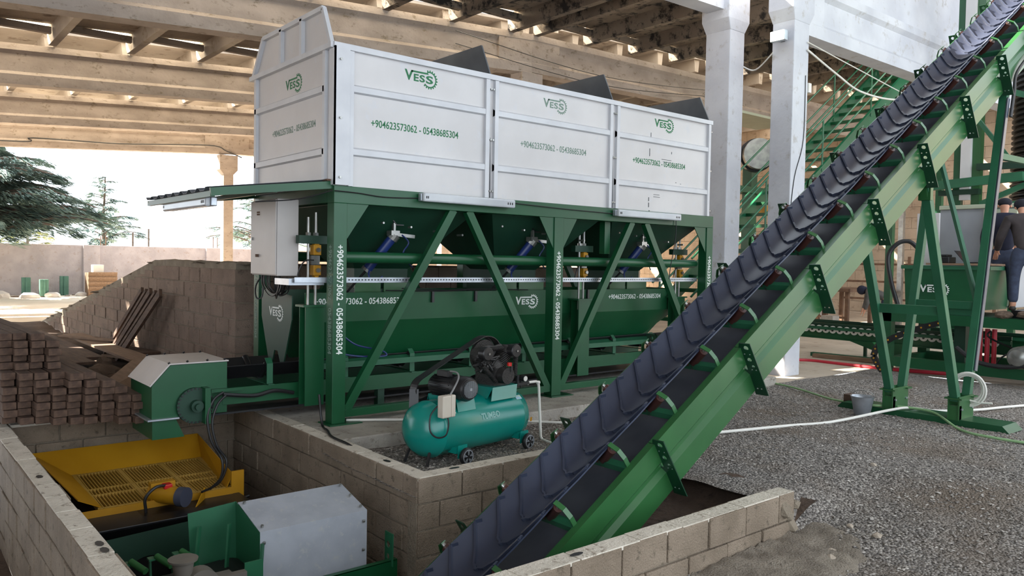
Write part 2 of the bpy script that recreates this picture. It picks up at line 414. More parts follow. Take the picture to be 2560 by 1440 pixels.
# mortar heaped on the wall tops and at the wall end
mm = MB()
for k in range(40):
    mm.blob((4.98+RN.uniform(-.05, .2), 2.98+RN.uniform(-.02, .12), -.1-RN.random()*.35), RN.uniform(.03, .07), k, 1)
struct(mm.build('trim_3', MORTAR), 'lump of mortar on the end of the near block wall')

# --- loading ramp retaining walls
def rtop(y): return 1.53 if y < 12.4 else max(-.2, 1.53-(y-12.4)*.166)
rw = blocks(MB(), 'y', 3.36, .3, 9.1, 22, 1.45, 8, .42, .2, ztop=lambda y: rtop(y)-.08, rr=random.Random(9), gap=.012, jit=.008)
struct(rw.build('wall_ramp', BLOCKB, bevel=.008), 'brown block wall of the sloping loading ramp')
rc = MB().prism([(3.375, 9.12, -.4), (3.375, 22, -.4), (3.375, 22, rtop(22)), (3.375, 12.4, 1.53), (3.375, 9.12, 1.53)], (.27, 0, 0))
for k in range(44):
    y = 9.15+k*.29; rc.blob((3.5+RN.uniform(-.1, .1), y, rtop(y)-.01), (.16, .18, .025), k, 1)
struct(rc.build('trim_4', MORTAR), 'mortar capping of the sloping ramp wall')
rb = blocks(MB(), 'x', 9.1, .3, 3.7, 9.9, 1.5, 8, .42, .2, rr=random.Random(10), gap=.012); struct(rb.build('wall_ramp_end', BLOCKB), 'block retaining wall behind the batching machine')
struct(MB().box(3.68, 9.88, 9.14, 9.38, -.3, 1.52).prism([(3.66, 9.38, -.3), (3.66, 22, -.3), (3.66, 22, -.1), (3.66, 12.4, 1.5), (3.66, 9.38, 1.5)], (6.2, 0, 0)).build('floor', SOIL), 'soil fill of the loading ramp')

# --- hall frame: rows at y = 6.85, 13, 19, 25, 31 ; column line x = 11.1
def beam_left(nm, lab, y, x0, x1, z0, z1, mt=CONC, hh=.82, t=.34):
    """concrete I beam along x between (x0,z0) and (x1,z1) bottom heights"""
    mb = MB(); prof = [(-t/2, 0), (t/2, 0), (t/2, .2), (t*.3, .27), (t*.3, hh-.2), (t/2, hh-.13), (t/2, hh), (-t/2, hh), (-t/2, hh-.13), (-t*.3, hh-.2), (-t*.3, .27), (-t/2, .2)]
    n = len(prof); a = [V((x0, y+p[0], z0+p[1])) for p in prof]; b = [V((x1, y+p[0], z1+p[1])) for p in prof]
    mb.add(a+b, [tuple(range(n)), tuple(range(n, 2*n))[::-1]]+[(i, n+i, n+(i+1) % n, (i+1) % n) for i in range(n)])
    # solid end blocks
    for (xa, xb) in ((x0, x0+.8), (x1-.9, x1)):
        za = z0+(z1-z0)*(xa-x0)/(x1-x0); zb = z0+(z1-z0)*(xb-x0)/(x1-x0)
        mb.prism([(xa, y-t/2+.01, za+.01), (xb, y-t/2+.01, zb+.01), (xb, y-t/2+.01, zb+hh-.01), (xa, y-t/2+.01, za+hh-.01)], (0, t-.02, 0))
    return struct(mb.build(nm, mt), lab)
bz = lambda x: 5.65-(11.1-x)*.0655
bz2 = lambda x: 5.65+min(x-11.1, 8)*.02
for i, (y, nmz) in enumerate(((13, 'nearest'), (19, 'second'), (25, 'third'), (31, 'farthest'))):
    dz = (0, -.06, -.06, -.04)[i]
    beam_left('roof_beam', f'{nmz} sloping concrete roof beam left of the column line', y, -7.5, 11.1, bz(-7.5)+dz, bz(11.05)+dz)
    beam_left('roof_beam', f'{nmz} concrete roof beam right of the column line', y, 11.1, 30, 5.66+dz, 5.95+dz)
ribs = MB(); slab = MB(); slabm = MB(); ribm = MB()
ys = [7.9, 13, 19, 25, 31]
def roofbay(y0, y1, x0, x1, zf, ribmb, slmb, st=1.5, slit=.55, last=False):
    x = x0
    while x < x1-.1:
        za, zb = zf(x), zf(min(x+st, x1))
        for q in (x,):
            z = zf(q)
            ribmb.prism([(q-.07, y0+.17, z-.02), (q+.07, y0+.17, z-.02), (q+.11, y0+.17, z+.34), (q-.11, y0+.17, z+.34)], (0, y1-y0-.34, 0))
        ye = y1-.2-slit; yb = y0+.1
        slmb.add([(x, yb, za+.3), (x+st, yb, zb+.3), (x+st, ye, zb+.3), (x, ye, za+.3), (x, yb, za+.36), (x+st, yb, zb+.36), (x+st, ye, zb+.36), (x, ye, za+.36)],
                 [(3,2,1,0),(4,5,6,7),(0,1,5,4),(1,2,6,5),(2,3,7,6),(3,0,4,7)])
        # sagging soffit step next to the slit
        slmb.box(x+.12, x+st-.12, ye-.12, ye, min(za, zb)+.18, min(za, zb)+.31)
        x += st
zt = lambda x: bz(x)+.80
zt2 = lambda x: 6.46+(x-11.1)*.05
for k in range(1, 4): roofbay(ys[k], ys[k+1], -7.4, 11, zt, ribs, slab, 1.5, .5)
roofbay(7.9, 13, 3.0, 11, zt, ribm, slabm, 1.5, .34)
for k in range(0, 4): roofbay(ys[k], ys[k+1], 11.2, 29.8, zt2, ribm if k == 0 else ribs, slabm if k == 0 else slab, 1.5, .2)
struct(ribs.build('ceiling', CONCD), 'ribs of the precast concrete roof slabs')
struct(slab.build('ceiling', CONCD), 'precast concrete roof slabs with daylight slits')
struct(ribm.build('ceiling', CONCM), 'stained ribs of the roof slabs above the batching machine')
struct(slabm.build('ceiling', CONCM), 'mouldy peeling roof slabs above the batching machine')
# unseen roof shaped for light: stops stray sun, opens for sun on conveyor
nr = MB().box(-7.5, 3.1, 13.2, 13.3, 5.4, 6.5).box(-7.5, 8.2, -6, 9.6, 7.0, 7.2).box(-7.5, 3.1, 8.1, 13.2, 6.4, 6.5)  # first box is a board added to stop sun leaking in
struct(nr.build('ceiling', CONCD), 'unseen roof slab shaped to steer light over the near part of the hall')
struct(MB().box(8.4, 30, 1.0, 6.7, 9.7, 9.9).build('ceiling', CONCD), 'added unseen roof shading the upper wall on the right')  # added out of view to keep steep sky light off the upper wall
struct(MB().box(-7.7, -7.5, 1, 13, -1, 7.2).build('wall_left_blocker', CONC), 'added unseen light-blocking wall left of the viewer')  # added out of view to cut side light from the left
# translucent sheets in the daylight slits
sl = MB()
for k in range(1, 4):
    y1 = ys[k+1]; sl.add([(-7.4, y1-.75, zt(-7.4)+.37), (11, y1-.75, zt(11)+.37), (11, y1-.1, zt(11)+.37), (-7.4, y1-.1, zt(-7.4)+.37)], [(0,1,2,3)])
y1 = 13; sl.add([(-7.4, y1-.6, zt(-7.4)+.37), (11, y1-.6, zt(11)+.37), (11, y1-.1, zt(11)+.37), (-7.4, y1-.1, zt(-7.4)+.37)], [(0,1,2,3)])
for k in range(0, 4):
    y1 = ys[k+1]; sl.add([(11.2, y1-.45, zt2(11.2)+.37), (29.8, y1-.45, zt2(29.8)+.37), (29.8, y1-.1, zt2(29.8)+.37), (11.2, y1-.1, zt2(11.2)+.37)], [(0,1,2,3)])
TR = bpy.data.materials.new('frosted_sheet'); TR.use_nodes = True; nt_ = TR.node_tree
tb_ = nt_.nodes.new('ShaderNodeBsdfTranslucent'); tb_.inputs[0].default_value = (.95, .86, .7, 1); nt_.links.new(tb_.outputs[0], nt_.nodes['Material Output'].inputs[0])
struct(sl.build('window_1', TR), 'frosted sheets glowing in the roof slits')
# columns
def column(x0, x1, y0, y1, z0, z1, lab, mt, zh=None, hx=.09):
    mb = MB().box(x0, x1, y0, y1, z0, z1)
    zh = z1-.75 if zh is None else zh
    mb.add([(x0, y0-.004, zh), (x1, y0-.004, zh), (x1+hx, y0-.03, zh+.18), (x1+hx, y0-.03, z1), (x0-hx, y0-.03, z1), (x0-hx, y0-.03, zh+.18),
            (x0, y1+.004, zh), (x1, y1+.004, zh), (x1+hx, y1+.03, zh+.18), (x1+hx, y1+.03, z1), (x0-hx, y1+.03, z1), (x0-hx, y1+.03, zh+.18)],
           [(0,1,2,5),(5,2,3,4),(6,11,8,7),(11,10,9,8),(1,7,8,2),(2,8,9,3),(0,5,11,6),(5,4,10,11),(0,6,7,1),(3,9,10,4)])
    return struct(mb.build('concrete_column', mt, bevel=.012), lab)
column(11.09, 11.52, 6.66, 7.04, -.15, 7.0, 'near whitewashed concrete column beside the conveyor', WHITEW, zh=5.40)
column(10.94, 11.34, 7.72, 8.20, -.15, 7.0, 'second whitewashed concrete column behind the near one', WHITEW, zh=5.45)
for y, l in ((13, 'first'), (19, 'second'), (25, 'third')):
    column(10.9, 11.3, y-.17, y+.17, -.15, bz(11), f'{l} bare concrete column behind the batching machine', CONC)
column(10.9, 11.28, 30.8, 31.15, -.15, 5.55, 'sunlit concrete column at the open side of the hall', CONC, hx=.16)
for y in (13, 19, 25, 31): column(21.2, 21.6, y-.2, y+.2, -.15, 5.9, f'bare concrete column in the right hall {("nearest","second","third","farthest")[(13,19,25,31).index(y)]} from the conveyor', CONC)
# white beams at the near frame
beam_left('roof_beam', 'whitewashed roof beam right of the near column', 6.85, 11.2, 26, 5.25, 5.35, WHITEW, .85, .34)
beam_left('roof_beam', 'whitewashed beam running left from the second column', 7.96, 6.9, 11.3, 5.70, 5.78, WHITEW, 1.0, .34)
struct(MB().box(11.5, 13.6, 6.75, 6.95, 6.1, 6.9).box(13.6, 30, 6.75, 6.95, 6.1, 9.5).build('wall_upper', WHITEW), 'white upper wall above the near roof beam')
struct(MB().box(9.8, 11.5, 6.76, 6.94, 6.3, 6.9).build('wall_upper', WHITEW), 'white upper wall above the near column')
# far block wall of the right hall
fwl = blocks(MB(), 'y', 30.2, .25, -10, 40, 7.9, 21, .6, .4, rr=random.Random(4), gap=.01, jit=.006)
struct(fwl.build('wall_right_hall', M('far_block', (170, 152, 132), (188, 170, 150), 1.2, .95, bump=.5, bsc=20, c3=(146, 128, 110))), 'tan block wall at the far end of the right hall')
struct(MB().box(30.3, 30.5, -10, 40, -.2, 8).build('wall_right_hall_core', MORTAR), 'mortar behind the tan block wall')
struct(MB().box(17.5, 30, 36.0, 36.3, -.2, 6.3).build('wall_back_hall', M('far_plaster', (190, 170, 150), (206, 188, 168), 1.2, .95)), 'plastered wall behind the right hall')
# boundary wall
bw = MB().box(-80, 60, 38, 38.25, -.5, 1.98)
for k in range(-10, 8): bw.box(7.4+k*5.2, 8.05+k*5.2, 37.85, 38.3, -.5, 1.99)
struct(bw.build('wall_boundary', WALLO, bevel=.02), 'rough plastered boundary wall with concrete posts beyond the yard')

dh = terrain(3.3, 5.6, 2.0, 2.94, .045, lambda x, y: hg(x, y)-.03+.085*max(0, 1-((x-4.6)/.95)**2-((y-2.85)/.62)**2)+nz(x, y, 14, .022)+nz(x, y, 40, .01))
struct(dh.build('floor', M('cement_dust', (112, 103, 92), (136, 127, 114), 7, .97, bump=.8, bsc=70, c3=(96, 88, 78)), smooth=True), 'dusty cement heap at the foot of the low block wall')
# ============================================================ AGGREGATE BATCHING MACHINE
XA, XB, YA, YB = 3.46, 9.39, 6.83, 8.79
bt = thing('aggregate_batcher', 'long green framed aggregate batching machine with three white bins on top', 'batching machine', (6.4, 7.8, 0))
def post(x, y, x1, y1, lab=None, n1=None):
    o = MB().box(x, x1, y, y1, 0.012, 2.13).box(x-.05, x1+.16, y-.06, y1+.06, 0, .012).build('post', GREEN, bt, bevel=.004)
    return o
p1 = post(3.46, 6.83, 3.60, 6.97); p2 = post(6.31, 6.83, 6.46, 6.97); p3 = post(9.25, 6.83, 9.39, 6.97)
p4 = post(3.46, 8.65, 3.60, 8.79); post(6.31, 8.65, 6.46, 8.79); post(9.25, 8.65, 9.39, 8.79)
for i, (x, pr) in enumerate(((3.53, p1), (6.385, p2), (9.32, p3))):
    letters('phone_number_lettering', NUMB, (x-.035, 6.8285, 1.73), (0,0,-1), (1,0,0), 1.05, .07, INKW, pr)
letters('phone_number_lettering', NUMB, (3.4585, 6.93, 1.73), (0,0,-1), (0,-1,0), 1.05, .07, INKD, p1)
letters('phone_number_lettering', NUMB, (3.4585, 8.755, 1.73), (0,0,-1), (0,-1,0), 1.05, .07, INKD, p4)
# top ring beam, bottom beams
tb = MB().box(3.46, 9.39, 6.83, 6.97, 2.13, 2.295).box(3.46, 9.39, 8.65, 8.79, 2.13, 2.295).box(3.46, 3.6, 6.97, 8.65, 2.135, 2.29).box(9.25, 9.39, 6.97, 8.65, 2.135, 2.29).box(5.25, 5.4, 6.97, 8.65, 2.135, 2.29).box(7.25, 7.4, 6.97, 8.65, 2.135, 2.29)
tb.build('top_beam', GREEN, bt, bevel=.004)
for (a, b) in ((3.6, 6.31), (6.46, 9.25)):
    MB().box(a, b, 6.85, 6.93, .06, .135).build('bottom_beam', GREEN, bt, bevel=.003)
    MB().box(a, b, 8.69, 8.77, .06, .135).build('bottom_beam', GREEN, bt, bevel=.003)
for (x0, z0, x1, z1) in ((4.87, 2.14, 3.63, .13), (5.07, 2.14, 6.29, .08), (7.71, 2.14, 6.48, .1), (7.98, 2.14, 9.24, .09)):
    MB().bar((x0, 6.885, z0), (x1, 6.885, z1), .07, .085, (1, 0, 0)).build('diagonal_brace', GREEN, bt)
    MB().bar((x0, 8.735, z0), (x1, 8.735, z1), .07, .085, (1, 0, 0)).build('diagonal_brace', GREEN, bt)
for tri in (((3.6, 2.13), (3.84, 2.13), (3.6, 1.78)), ((6.31, 2.13), (6.31, 1.76), (6.08, 2.13)), ((6.46, 2.13), (6.69, 2.13), (6.46, 1.76)), ((9.25, 2.13), (9.25, 1.77), (8.98, 2.13))):
    MB().prism([(x, 6.845, z) for x, z in tri], (0, .012, 0)).build('gusset', GREEN, bt)
# horizontal pipe (air line manifold)
MB().cyl((3.6, 7.04, 1.614), (9.25, 7.04, 1.614), .057, 20).build('pipe_rail', GREEN, bt, smooth=True)
MB().cyl((3.6, 8.55, 1.614), (9.25, 8.55, 1.614), .057, 16).build('pipe_rail', GREEN, bt, smooth=True)
# bolts on ring beam & small bracket
MB().box(7.33, 7.43, 6.99, 7.08, 1.72, 2.13).build('hanging_bracket', GREEN, bt)
# bins ----------------------------------------------------------------
BX = [(3.46, 5.34), (5.34, 7.30), (7.30, 9.31)]
for i, (a, b) in enumerate(BX):
    pn = MB()
    pn.box(a, b, 6.855, 6.875, 2.295, 3.60).box(a, b, 8.74, 8.76, 2.295, 3.60)
    bin_ = pn.build('bin_panel', WHITEP, bt)
    fr = MB(); f0 = a+.035; f1 = b-.04
    if i == 0: f0 = a+.14
    for x in (f0, f1-.05):
        fr.box(x, x+.05, 6.815, 6.856, 2.295, 3.58)
    for z in (2.60, 3.20): fr.prism([(f0, 6.82, z), (f0, 6.855, z-.012), (f0, 6.855, z+.075), (f0, 6.82, z+.055)], (f1-f0, 0, 0))
    fr.build('panel_ribs', WHITER, bin_)
    ed = MB()
    ed.box(a-(.02 if i == 0 else 0), b, 6.815, 6.90, 3.585, 3.64).box(a, b, 8.70, 8.78, 3.585, 3.64)
    ed.build('top_rim', WHITER, bin_)
    if i == 0: logo((4.235, 6.8538, 3.36), X3, Z3, .40, INKG, bin_); letters('phone_number_lettering', NUM, (3.86, 6.8538, 2.895), X3, Z3, 1.05, .075, INKG, bin_)
    if i == 1: logo((6.115, 6.8538, 3.35), X3, Z3, .38, INKD, bin_); letters('phone_number_lettering', NUM, (5.78, 6.8538, 2.905), X3, Z3, 1.05, .075, INKD, bin_)
    if i == 2: logo((8.09, 6.8538, 3.36), X3, Z3, .40, INKG, bin_); letters('phone_number_lettering', NUM, (7.68, 6.8538, 2.905), X3, Z3, 1.07, .075, INKG, bin_)
    if i == 2:
        sc = MB()
        for (u, z, w_, h_) in ((8.02, 3.24, .008, .09), (8.2, 3.2, .12, .006), (8.0, 3.02, .01, .1), (8.25, 3.0, .2, .006), (8.28, 2.97, .16, .005), (8.1, 2.52, .12, .006), (8.1, 2.49, .13, .006), (8.0, 2.43, .012, .05), (8.0, 2.35, .014, .06), (8.01, 2.28, .02, .03), (8.55, 2.71, .02, .008), (8.65, 2.7, .02, .006), (8.45, 3.09, .01, .03)):
            sc.box(u, u+w_, 6.851, 6.854, z, z+h_)
        sc.build('scratches', GREYP, bin_)
    for x in ([3.53] if i == 0 else [])+([b-.016] if i < 2 else [9.285])+([a+.016] if i else []):
        bo = MB()
        for z in (2.37, 2.93, 3.48): bo.cyl((x, 6.84, z), (x, 6.815, z), .011, 8)
        bo.build('bolts', STEEL, bin_)
# divider plates standing above the bins
for i, x in enumerate((3.46, 5.34, 7.30, 9.29)):
    mt = WHITER if i == 0 else GREYP; t = .006
    pl_ = [(6.84, 2.3), (8.78, 2.3), (8.78, 3.62), (8.50, 4.0), (7.05, 4.0), (6.87, 3.62)]
    o = MB().prism([(x, y, z) for y, z in pl_], (t, 0, 0)).build('end_panel' if i == 0 else 'divider_plate', WHITEP if i == 0 else mt, bt)
    e = MB()
    for (ya, za, yb, zb) in ((6.87, 3.62, 7.05, 4.0), (7.05, 4.0, 8.50, 4.0), (8.50, 4.0, 8.78, 3.62)):
        e.bar((x-(.02 if i == 0 else -.012), ya, za), (x-(.02 if i == 0 else -.012), yb, zb), .04 if i == 0 else .018, .045 if i == 0 else .012, (0,1,.3))
    if i == 0:
        for y in (7.5, 8.0): e.box(x-.04, x, y, y+.05, 3.62, 4.0)
        for z in (2.60, 3.20): e.prism([(x-.035, 7.0, z), (x, 7.0, z-.012), (x, 7.0, z+.075), (x-.035, 7.0, z+.055)], (0, 1.72, 0))
        for y in (6.98, 8.68): e.box(x-.035, x, y, y+.05, 2.3, 3.6)
        e.box(x-.05, x+.03, 6.83, 8.84, 3.585, 3.635)
    e.build('panel_frame', WHITER if i == 0 else GREYP, o)
    if i == 0:
        logo((3.4585, 7.955, 3.29), (0,-1,0), Z3, .40, INKG, o)
        letters('phone_number_lettering', NUM, (3.4585, 8.29, 2.895), (0,-1,0), Z3, 1.05, .07, INKD, o)
# corner angle with bolts at the near corner
MB().box(3.44, 3.60, 6.80, 6.815, 2.3, 3.6).box(3.44, 3.455, 6.80, 6.92, 2.3, 3.6).build('corner_angle', WHITER, bt)
cb = MB()
for z in (2.37, 2.93, 3.48): cb.cyl((3.50, 6.80, z), (3.50, 6.783, z), .012, 8)
cb.build('bolts', STEEL, bt)
# hopper cones
for i, (a, b) in enumerate(BX):
    xc = (a+b)/2; h = .33
    t_ = [(a+.14, 6.97), (b-.12, 6.97), (b-.12, 8.65), (a+.14, 8.65)]; bo = [(xc-h, 7.55), (xc+h, 7.55), (xc+h, 8.05), (xc-h, 8.05)]
    vs = [(x, y, 2.29) for x, y in t_]+[(x, y, 2.13) for x, y in t_]+[(x, y, 1.5) for x, y in bo]+[(x, y, 1.32) for x, y in bo]
    fs = []
    for k in range(3):
        for j in range(4): fs.append((k*4+j, k*4+(j+1) % 4, k*4+4+(j+1) % 4, k*4+4+j))
    c = MB().add(vs, fs).build('hopper_cone', DGREEN, bt, thick=.008)
    rb_ = MB()
    for j in range(5): rb_.cyl((a+.3+j*.33, 7.0+.02*j, 2.0-.03*j), (a+.3+j*.33, 6.98, 2.0-.03*j), .012, 6)
    rb_.build('bolts', STEEL, c)
    g = MB().box(xc-h-.02, xc+h+.02, 7.5, 8.1, 1.20, 1.34).prism([(xc-h-.03, 7.46, 1.1), (xc-h-.03, 7.8, 1.02), (xc-h-.03, 7.8, 1.32), (xc-h-.03, 7.46, 1.28)], (.64, 0, 0)).build('discharge_gate', DGREEN, bt)
    MB().box(xc-h-.05, xc-h+.26, 7.44, 7.46, 1.24, 1.36).box(xc-h+.3, xc+h+.05, 7.44, 7.46, 1.24, 1.36).build('seal_flap', LGREEN, g)
    # pneumatic cylinder
    A = V((xc-.12, 7.12, 1.83)); B = V((xc-.32, 7.28, 1.50)); d = (B-A).normalized()
    cy = MB().cyl(A, B, .05, 16).build('pneumatic_cylinder', BLUEP, bt, smooth=True)
    e = MB().cyl(A-d*.04, A+d*.02, .062, 12).cyl(B, B+d*.03, .06, 12).box(A.x-.05, A.x+.05, 7.06, 7.16, 1.85, 1.90).box(A.x-.012, A.x+.012, 7.08, 7.12, 1.86, 1.98).bar((A.x+.05, 7.12, 1.86), (A.x+.26, 7.12, 1.845), .04, .035)
    e.build('cylinder_mounting', STEEL, cy, smooth=False)
    MB().cyl(B, B+d*.36+V((0, .05, 0)), .013, 8).build('piston_rod', BLACK, cy, smooth=True)
    MB().box(A.x-.13, A.x-.03, 7.08, 7.18, 2.02, 2.03).bar((A.x-.03, 7.13, 2.02), (A.x+.02, 7.13, 1.965), .1, .012).box(A.x+.02, A.x+.11, 7.08, 7.18, 1.955, 1.967).build('mounting_bracket', BLACK, cy)
    MB().hose([(A.x+.1, 7.1, 1.86), (A.x+.17, 7.08, 1.78), (A.x+.12, 7.1, 1.68), (A.x+.16, 7.12, 1.6), (A.x+.3, 7.2, 1.52)], .008, 6).hose([(B.x, 7.24, 1.5), (B.x-.03, 7.2, 1.42), (B.x+.05, 7.2, 1.37), (B.x+.14, 7.22, 1.42)], .01, 6).build('air_hose', BLUEP, cy, smooth=True)
# inner posts carrying the load cells
def inner(x, y=7.15):
    MB().box(x, x+.2, y, y+.012, .15, 1.12).box(x, x+.2, y+.13, y+.142, .15, 1.12).box(x+.094, x+.106, y+.012, y+.13, .15, 1.12).box(x-.03, x+.23, y-.02, y+.17, 1.12, 1.14).build('inner_post', GREEN, bt)
    MB().box(x-.06, x+.26, y+.02, y+.1, 1.74, 1.82).build('cross_channel', DGREEN, bt)
    ld = MB().box(x+.09, x+.17, y+.02, y+.11, 1.43, 1.53).box(x+.09, x+.17, y+.02, y+.11, 1.63, 1.73).prism([(x+.1, y+.03, 1.73), (x+.16, y+.03, 1.73), (x+.13, y+.03, 1.78)], (0, .06, 0)).prism([(x+.1, y+.03, 1.43), (x+.16, y+.03, 1.43), (x+.13, y+.03, 1.39)], (0, .06, 0)).build('load_cell', YELLOW, bt, bevel=.004)
    MB().box(x+.07, x+.16, y+.03, y+.1, 1.535, 1.625).cyl((x+.13, y+.015, 1.68), (x+.13, y-.01, 1.68), .022, 12).cyl((x+.13, y+.015, 1.48), (x+.13, y-.01, 1.48), .022, 12).build('cell_bolts', STEEL, ld)
    MB().cyl((x+.05, y+.06, 1.0), (x+.05, y+.06, 2.0), .014, 10).cyl((x+.13, y+.06, 1.0), (x+.13, y+.06, 1.4), .014, 10).cyl((x+.13, y+.06, 1.78), (x+.13, y+.06, 2.05), .014, 10).cyl((x+.05, y+.06, 1.82), (x+.05, y+.06, 1.85), .028, 6).cyl((x+.13, y+.06, 1.82), (x+.13, y+.06, 1.85), .028, 6).build('threaded_rod', STEEL, bt, smooth=True)
    MB().hose([(x+.08, y, 1.58), (x-.02, y-.02, 1.57), (x-.08, y-.02, 1.48), (x-.1, y, 1.35)], .007, 6).build('load_cell_cable', BLACKR, bt, smooth=True)
for x in (3.33, 7.05, 9.0): inner(x)
# perforated cable tray
tr = MB().box(3.14, 9.25, 6.985, 6.99, 1.365, 1.415).box(3.14, 9.25, 6.985, 7.06, 1.362, 1.367)
ct = tr.build('cable_tray', GALV, bt)
sl_ = MB()
for k in range(150):
    x = 3.7+k*.0365; sl_.box(x, x+.018, 6.982, 6.986, 1.385, 1.397)
sl_.build('tray_slots', BLACK, ct)
MB().box(3.1, 3.46, 7.02, 7.35, 1.34, 1.40).build('cable_tray', GALV, bt)
# --- weigh hopper
wh = thing('weigh_hopper', 'long green weighing trough hung under the white bins', 'hopper', (6.2, 7.75, .5))
x0, x1 = 3.56, 9.25
sec = [(7.32, 1.25), (7.34, .95), (7.56, .53)]; sec2 = [(8.2, 1.25), (8.18, .95), (7.96, .53)]
def xe(z): return 9.25 if z > .9 else 9.25-(.95-z)*1.5
def xs(z): return 3.40 if z > .9 else 3.40+(.95-z)*.3
f = MB(); 
for s_ in (sec, sec2):
    o = len(f.v); f.v += [V((xs(z), y, z)) for y, z in s_]+[V((xe(z), y, z)) for y, z in s_]; f.f += [(o, o+1, o+4, o+3), (o+1, o+2, o+5, o+4)]
side = f.build('trough_side', GREEN, wh, thick=.008)
for xx, fn in ((0, xs), (1, xe)):
    pts = [(fn(1.25), 7.32, 1.25), (fn(.95), 7.34, .95), (fn(.53), 7.56, .53), (fn(.53), 7.96, .53), (fn(.95), 8.18, .95), (fn(1.25), 8.2, 1.25)]
    if xx == 1: MB().add(pts, [(0, 1, 4, 5), (1, 2, 3, 4)]).build('end_plate', GREEN, wh, thick=.008)
ep = MB().prism([(3.30, 7.40, 1.22), (3.30, 8.16, 1.27), (3.30, 8.16, .98), (3.30, 7.96, .50), (3.30, 7.88, .50), (3.30, 7.82, .64), (3.30, 7.74, .64), (3.30, 7.66, .50), (3.30, 7.60, .50), (3.30, 7.40, .98)], (.012, 0, 0)).build('end_plate', DGREEN, wh)
logo((3.2985, 7.96, 1.0-.06), (0,-1,0), Z3, .36, INKW, ep)
MB().add([(3.42, 7.35, .50), (9.0, 7.35, .50), (9.0, 7.50, .56), (3.42, 7.50, .56)], [(0,1,2,3)]).box(3.42, 8.9, 7.335, 7.35, .47, .53).build('skirt_strip', LEGGRN, wh)
letters('phone_number_lettering', NUM, (3.50, 7.3225, 1.125), X3, (0, -.0665, 1), 1.08, .068, INKW, side)
letters('phone_number_lettering', NUM, (7.78, 7.323, 1.115), X3, (0, -.0665, 1), 1.08, .066, INKW, side)
logo((6.14, 7.3295, 1.02), X3, (0, -.0665, 1), .37, INKW, side)
cl_ = MB()
for x in (4.9, 5.5, 7.35, 9.0): cl_.box(x, x+.03, 7.29, 7.34, 1.13, 1.25)
cl_.build('clamps', BLACK, wh)
wr = MB().tube([(4.3, 7.28, 1.27), (5.0, 7.28, 1.255), (5.6, 7.28, 1.27), (6.3, 7.28, 1.258)], .006, 5).tube([(4.5, 7.28, 1.29), (5.1, 7.28, 1.262), (5.3, 7.28, 1.275), (6.2, 7.28, 1.26)], .006, 5); wr.build('air_line', BLACKR, wh, smooth=True)
# --- feed belt conveyor under the machine
fc = thing('feed_conveyor', 'flat running green belt conveyor under the batching machine with boxed head end', 'conveyor', (5.7, 7.75, .1))
for y, s_ in ((7.40, 1), (8.10, -1)):
    MB().box(2.62, 9.3, y-.004, y+.004, .20, .35).box(2.62, 9.3, min(y, y+.05*s_), max(y, y+.05*s_), .345, .353).box(2.62, 9.3, min(y, y+.05*s_), max(y, y+.05*s_), .197, .205).build('side_rail', GREEN, fc)
bl_ = MB(); vs = []; fs = []; cs = [(7.45, .60), (7.62, .46), (7.88, .46), (8.05, .60)]
for x in (2.5, 9.2): vs += [(x, y, z-(0 if x > 3 else .05)) for y, z in cs]
bl_.add(vs, [(i, i+1, i+5, i+4) for i in range(3)])
bl_.box(2.3, 9.3, 7.45, 8.05, .10, .112)
bl_.build('belt', BLACKR, fc, thick=.01)
for k in range(8):
    x = 3.05+k*.82
    i_ = MB().box(x, x+.06, 7.40, 7.412, .35, .56).prism([(x, 7.40, .56), (x+.06, 7.40, .56), (x+.06, 7.45, .61), (x, 7.45, .61)], (0, .012, 0)).box(x, x+.06, 7.36, 8.14, .353, .362).build('idler_bracket', LEGGRN, fc)
    MB().cyl((x+.03, 7.46, .555), (x+.03, 7.63, .42), .035, 12).cyl((x+.03, 7.64, .415), (x+.03, 7.87, .415), .035, 12).cyl((x+.03, 7.88, .42), (x+.03, 8.05, .555), .035, 12).build('idler_roller', BLACK, i_, smooth=True)
for x in (4.3, 7.0): MB().box(x, x+.08, 7.42, 7.5, 0, .2).box(x-.05, x+.13, 7.40, 7.52, 0, .012).build('foot', DGREEN, fc)
# head box
hx = MB().prism([(1.99, 7.40, .13), (2.66, 7.40, .13), (2.66, 7.40, .607), (2.15, 7.40, .607), (1.99, 7.40, .43)], (0, .70, 0)).build('head_box', GREEN, fc)
MB().prism([(1.975, 7.385, .425), (2.143, 7.385, .612), (2.67, 7.385, .612), (2.67, 7.385, .624), (2.137, 7.385, .624), (1.965, 7.385, .433)], (0, .73, 0)).build('lid', CABG, hx)
bo = MB()
for y in (7.40, 8.10):
    for (x, z) in ((1.99, .436), (2.14, .62), (2.3, .627), (2.48, .627), (2.64, .627)): bo.cyl((x, y, z), (x-.008, y, z+.014), .011, 6)
bo.build('bolts', BLACK, hx)
MB().box(1.95, 2.22, 7.37, 8.13, .118, .132).build('flange', GALV, hx)
MB().prism([(2.0, 7.42, .118), (2.20, 7.42, .118), (2.28, 7.42, -.06), (2.0, 7.42, -.06)], (0, .66, 0)).build('chute', GREEN, hx)
MB().cyl((2.36, 7.42, .225), (2.36, 7.36, .225), .165, 36).cyl((2.36, 7.37, .225), (2.36, 7.30, .225), .055, 18).cyl((2.36, 7.31, .225), (2.36, 7.26, .225), .03, 14).build('head_drum', DGREEN, fc, smooth=True)
te = MB()
for k in range(28):
    a = 2*math.pi*k/28; te.box(2.36+math.cos(a)*.155-.008, 2.36+math.cos(a)*.155+.008, 7.352, 7.361, .225+math.sin(a)*.155-.008, .225+math.sin(a)*.155+.008)
te.build('drum_bolts', BLACK, fc)
MB().box(2.42, 2.47, 7.28, 7.40, .06, .39).box(2.50, 2.80, 7.355, 7.40, .33, .36).build('bearing_bracket', GREEN, fc)
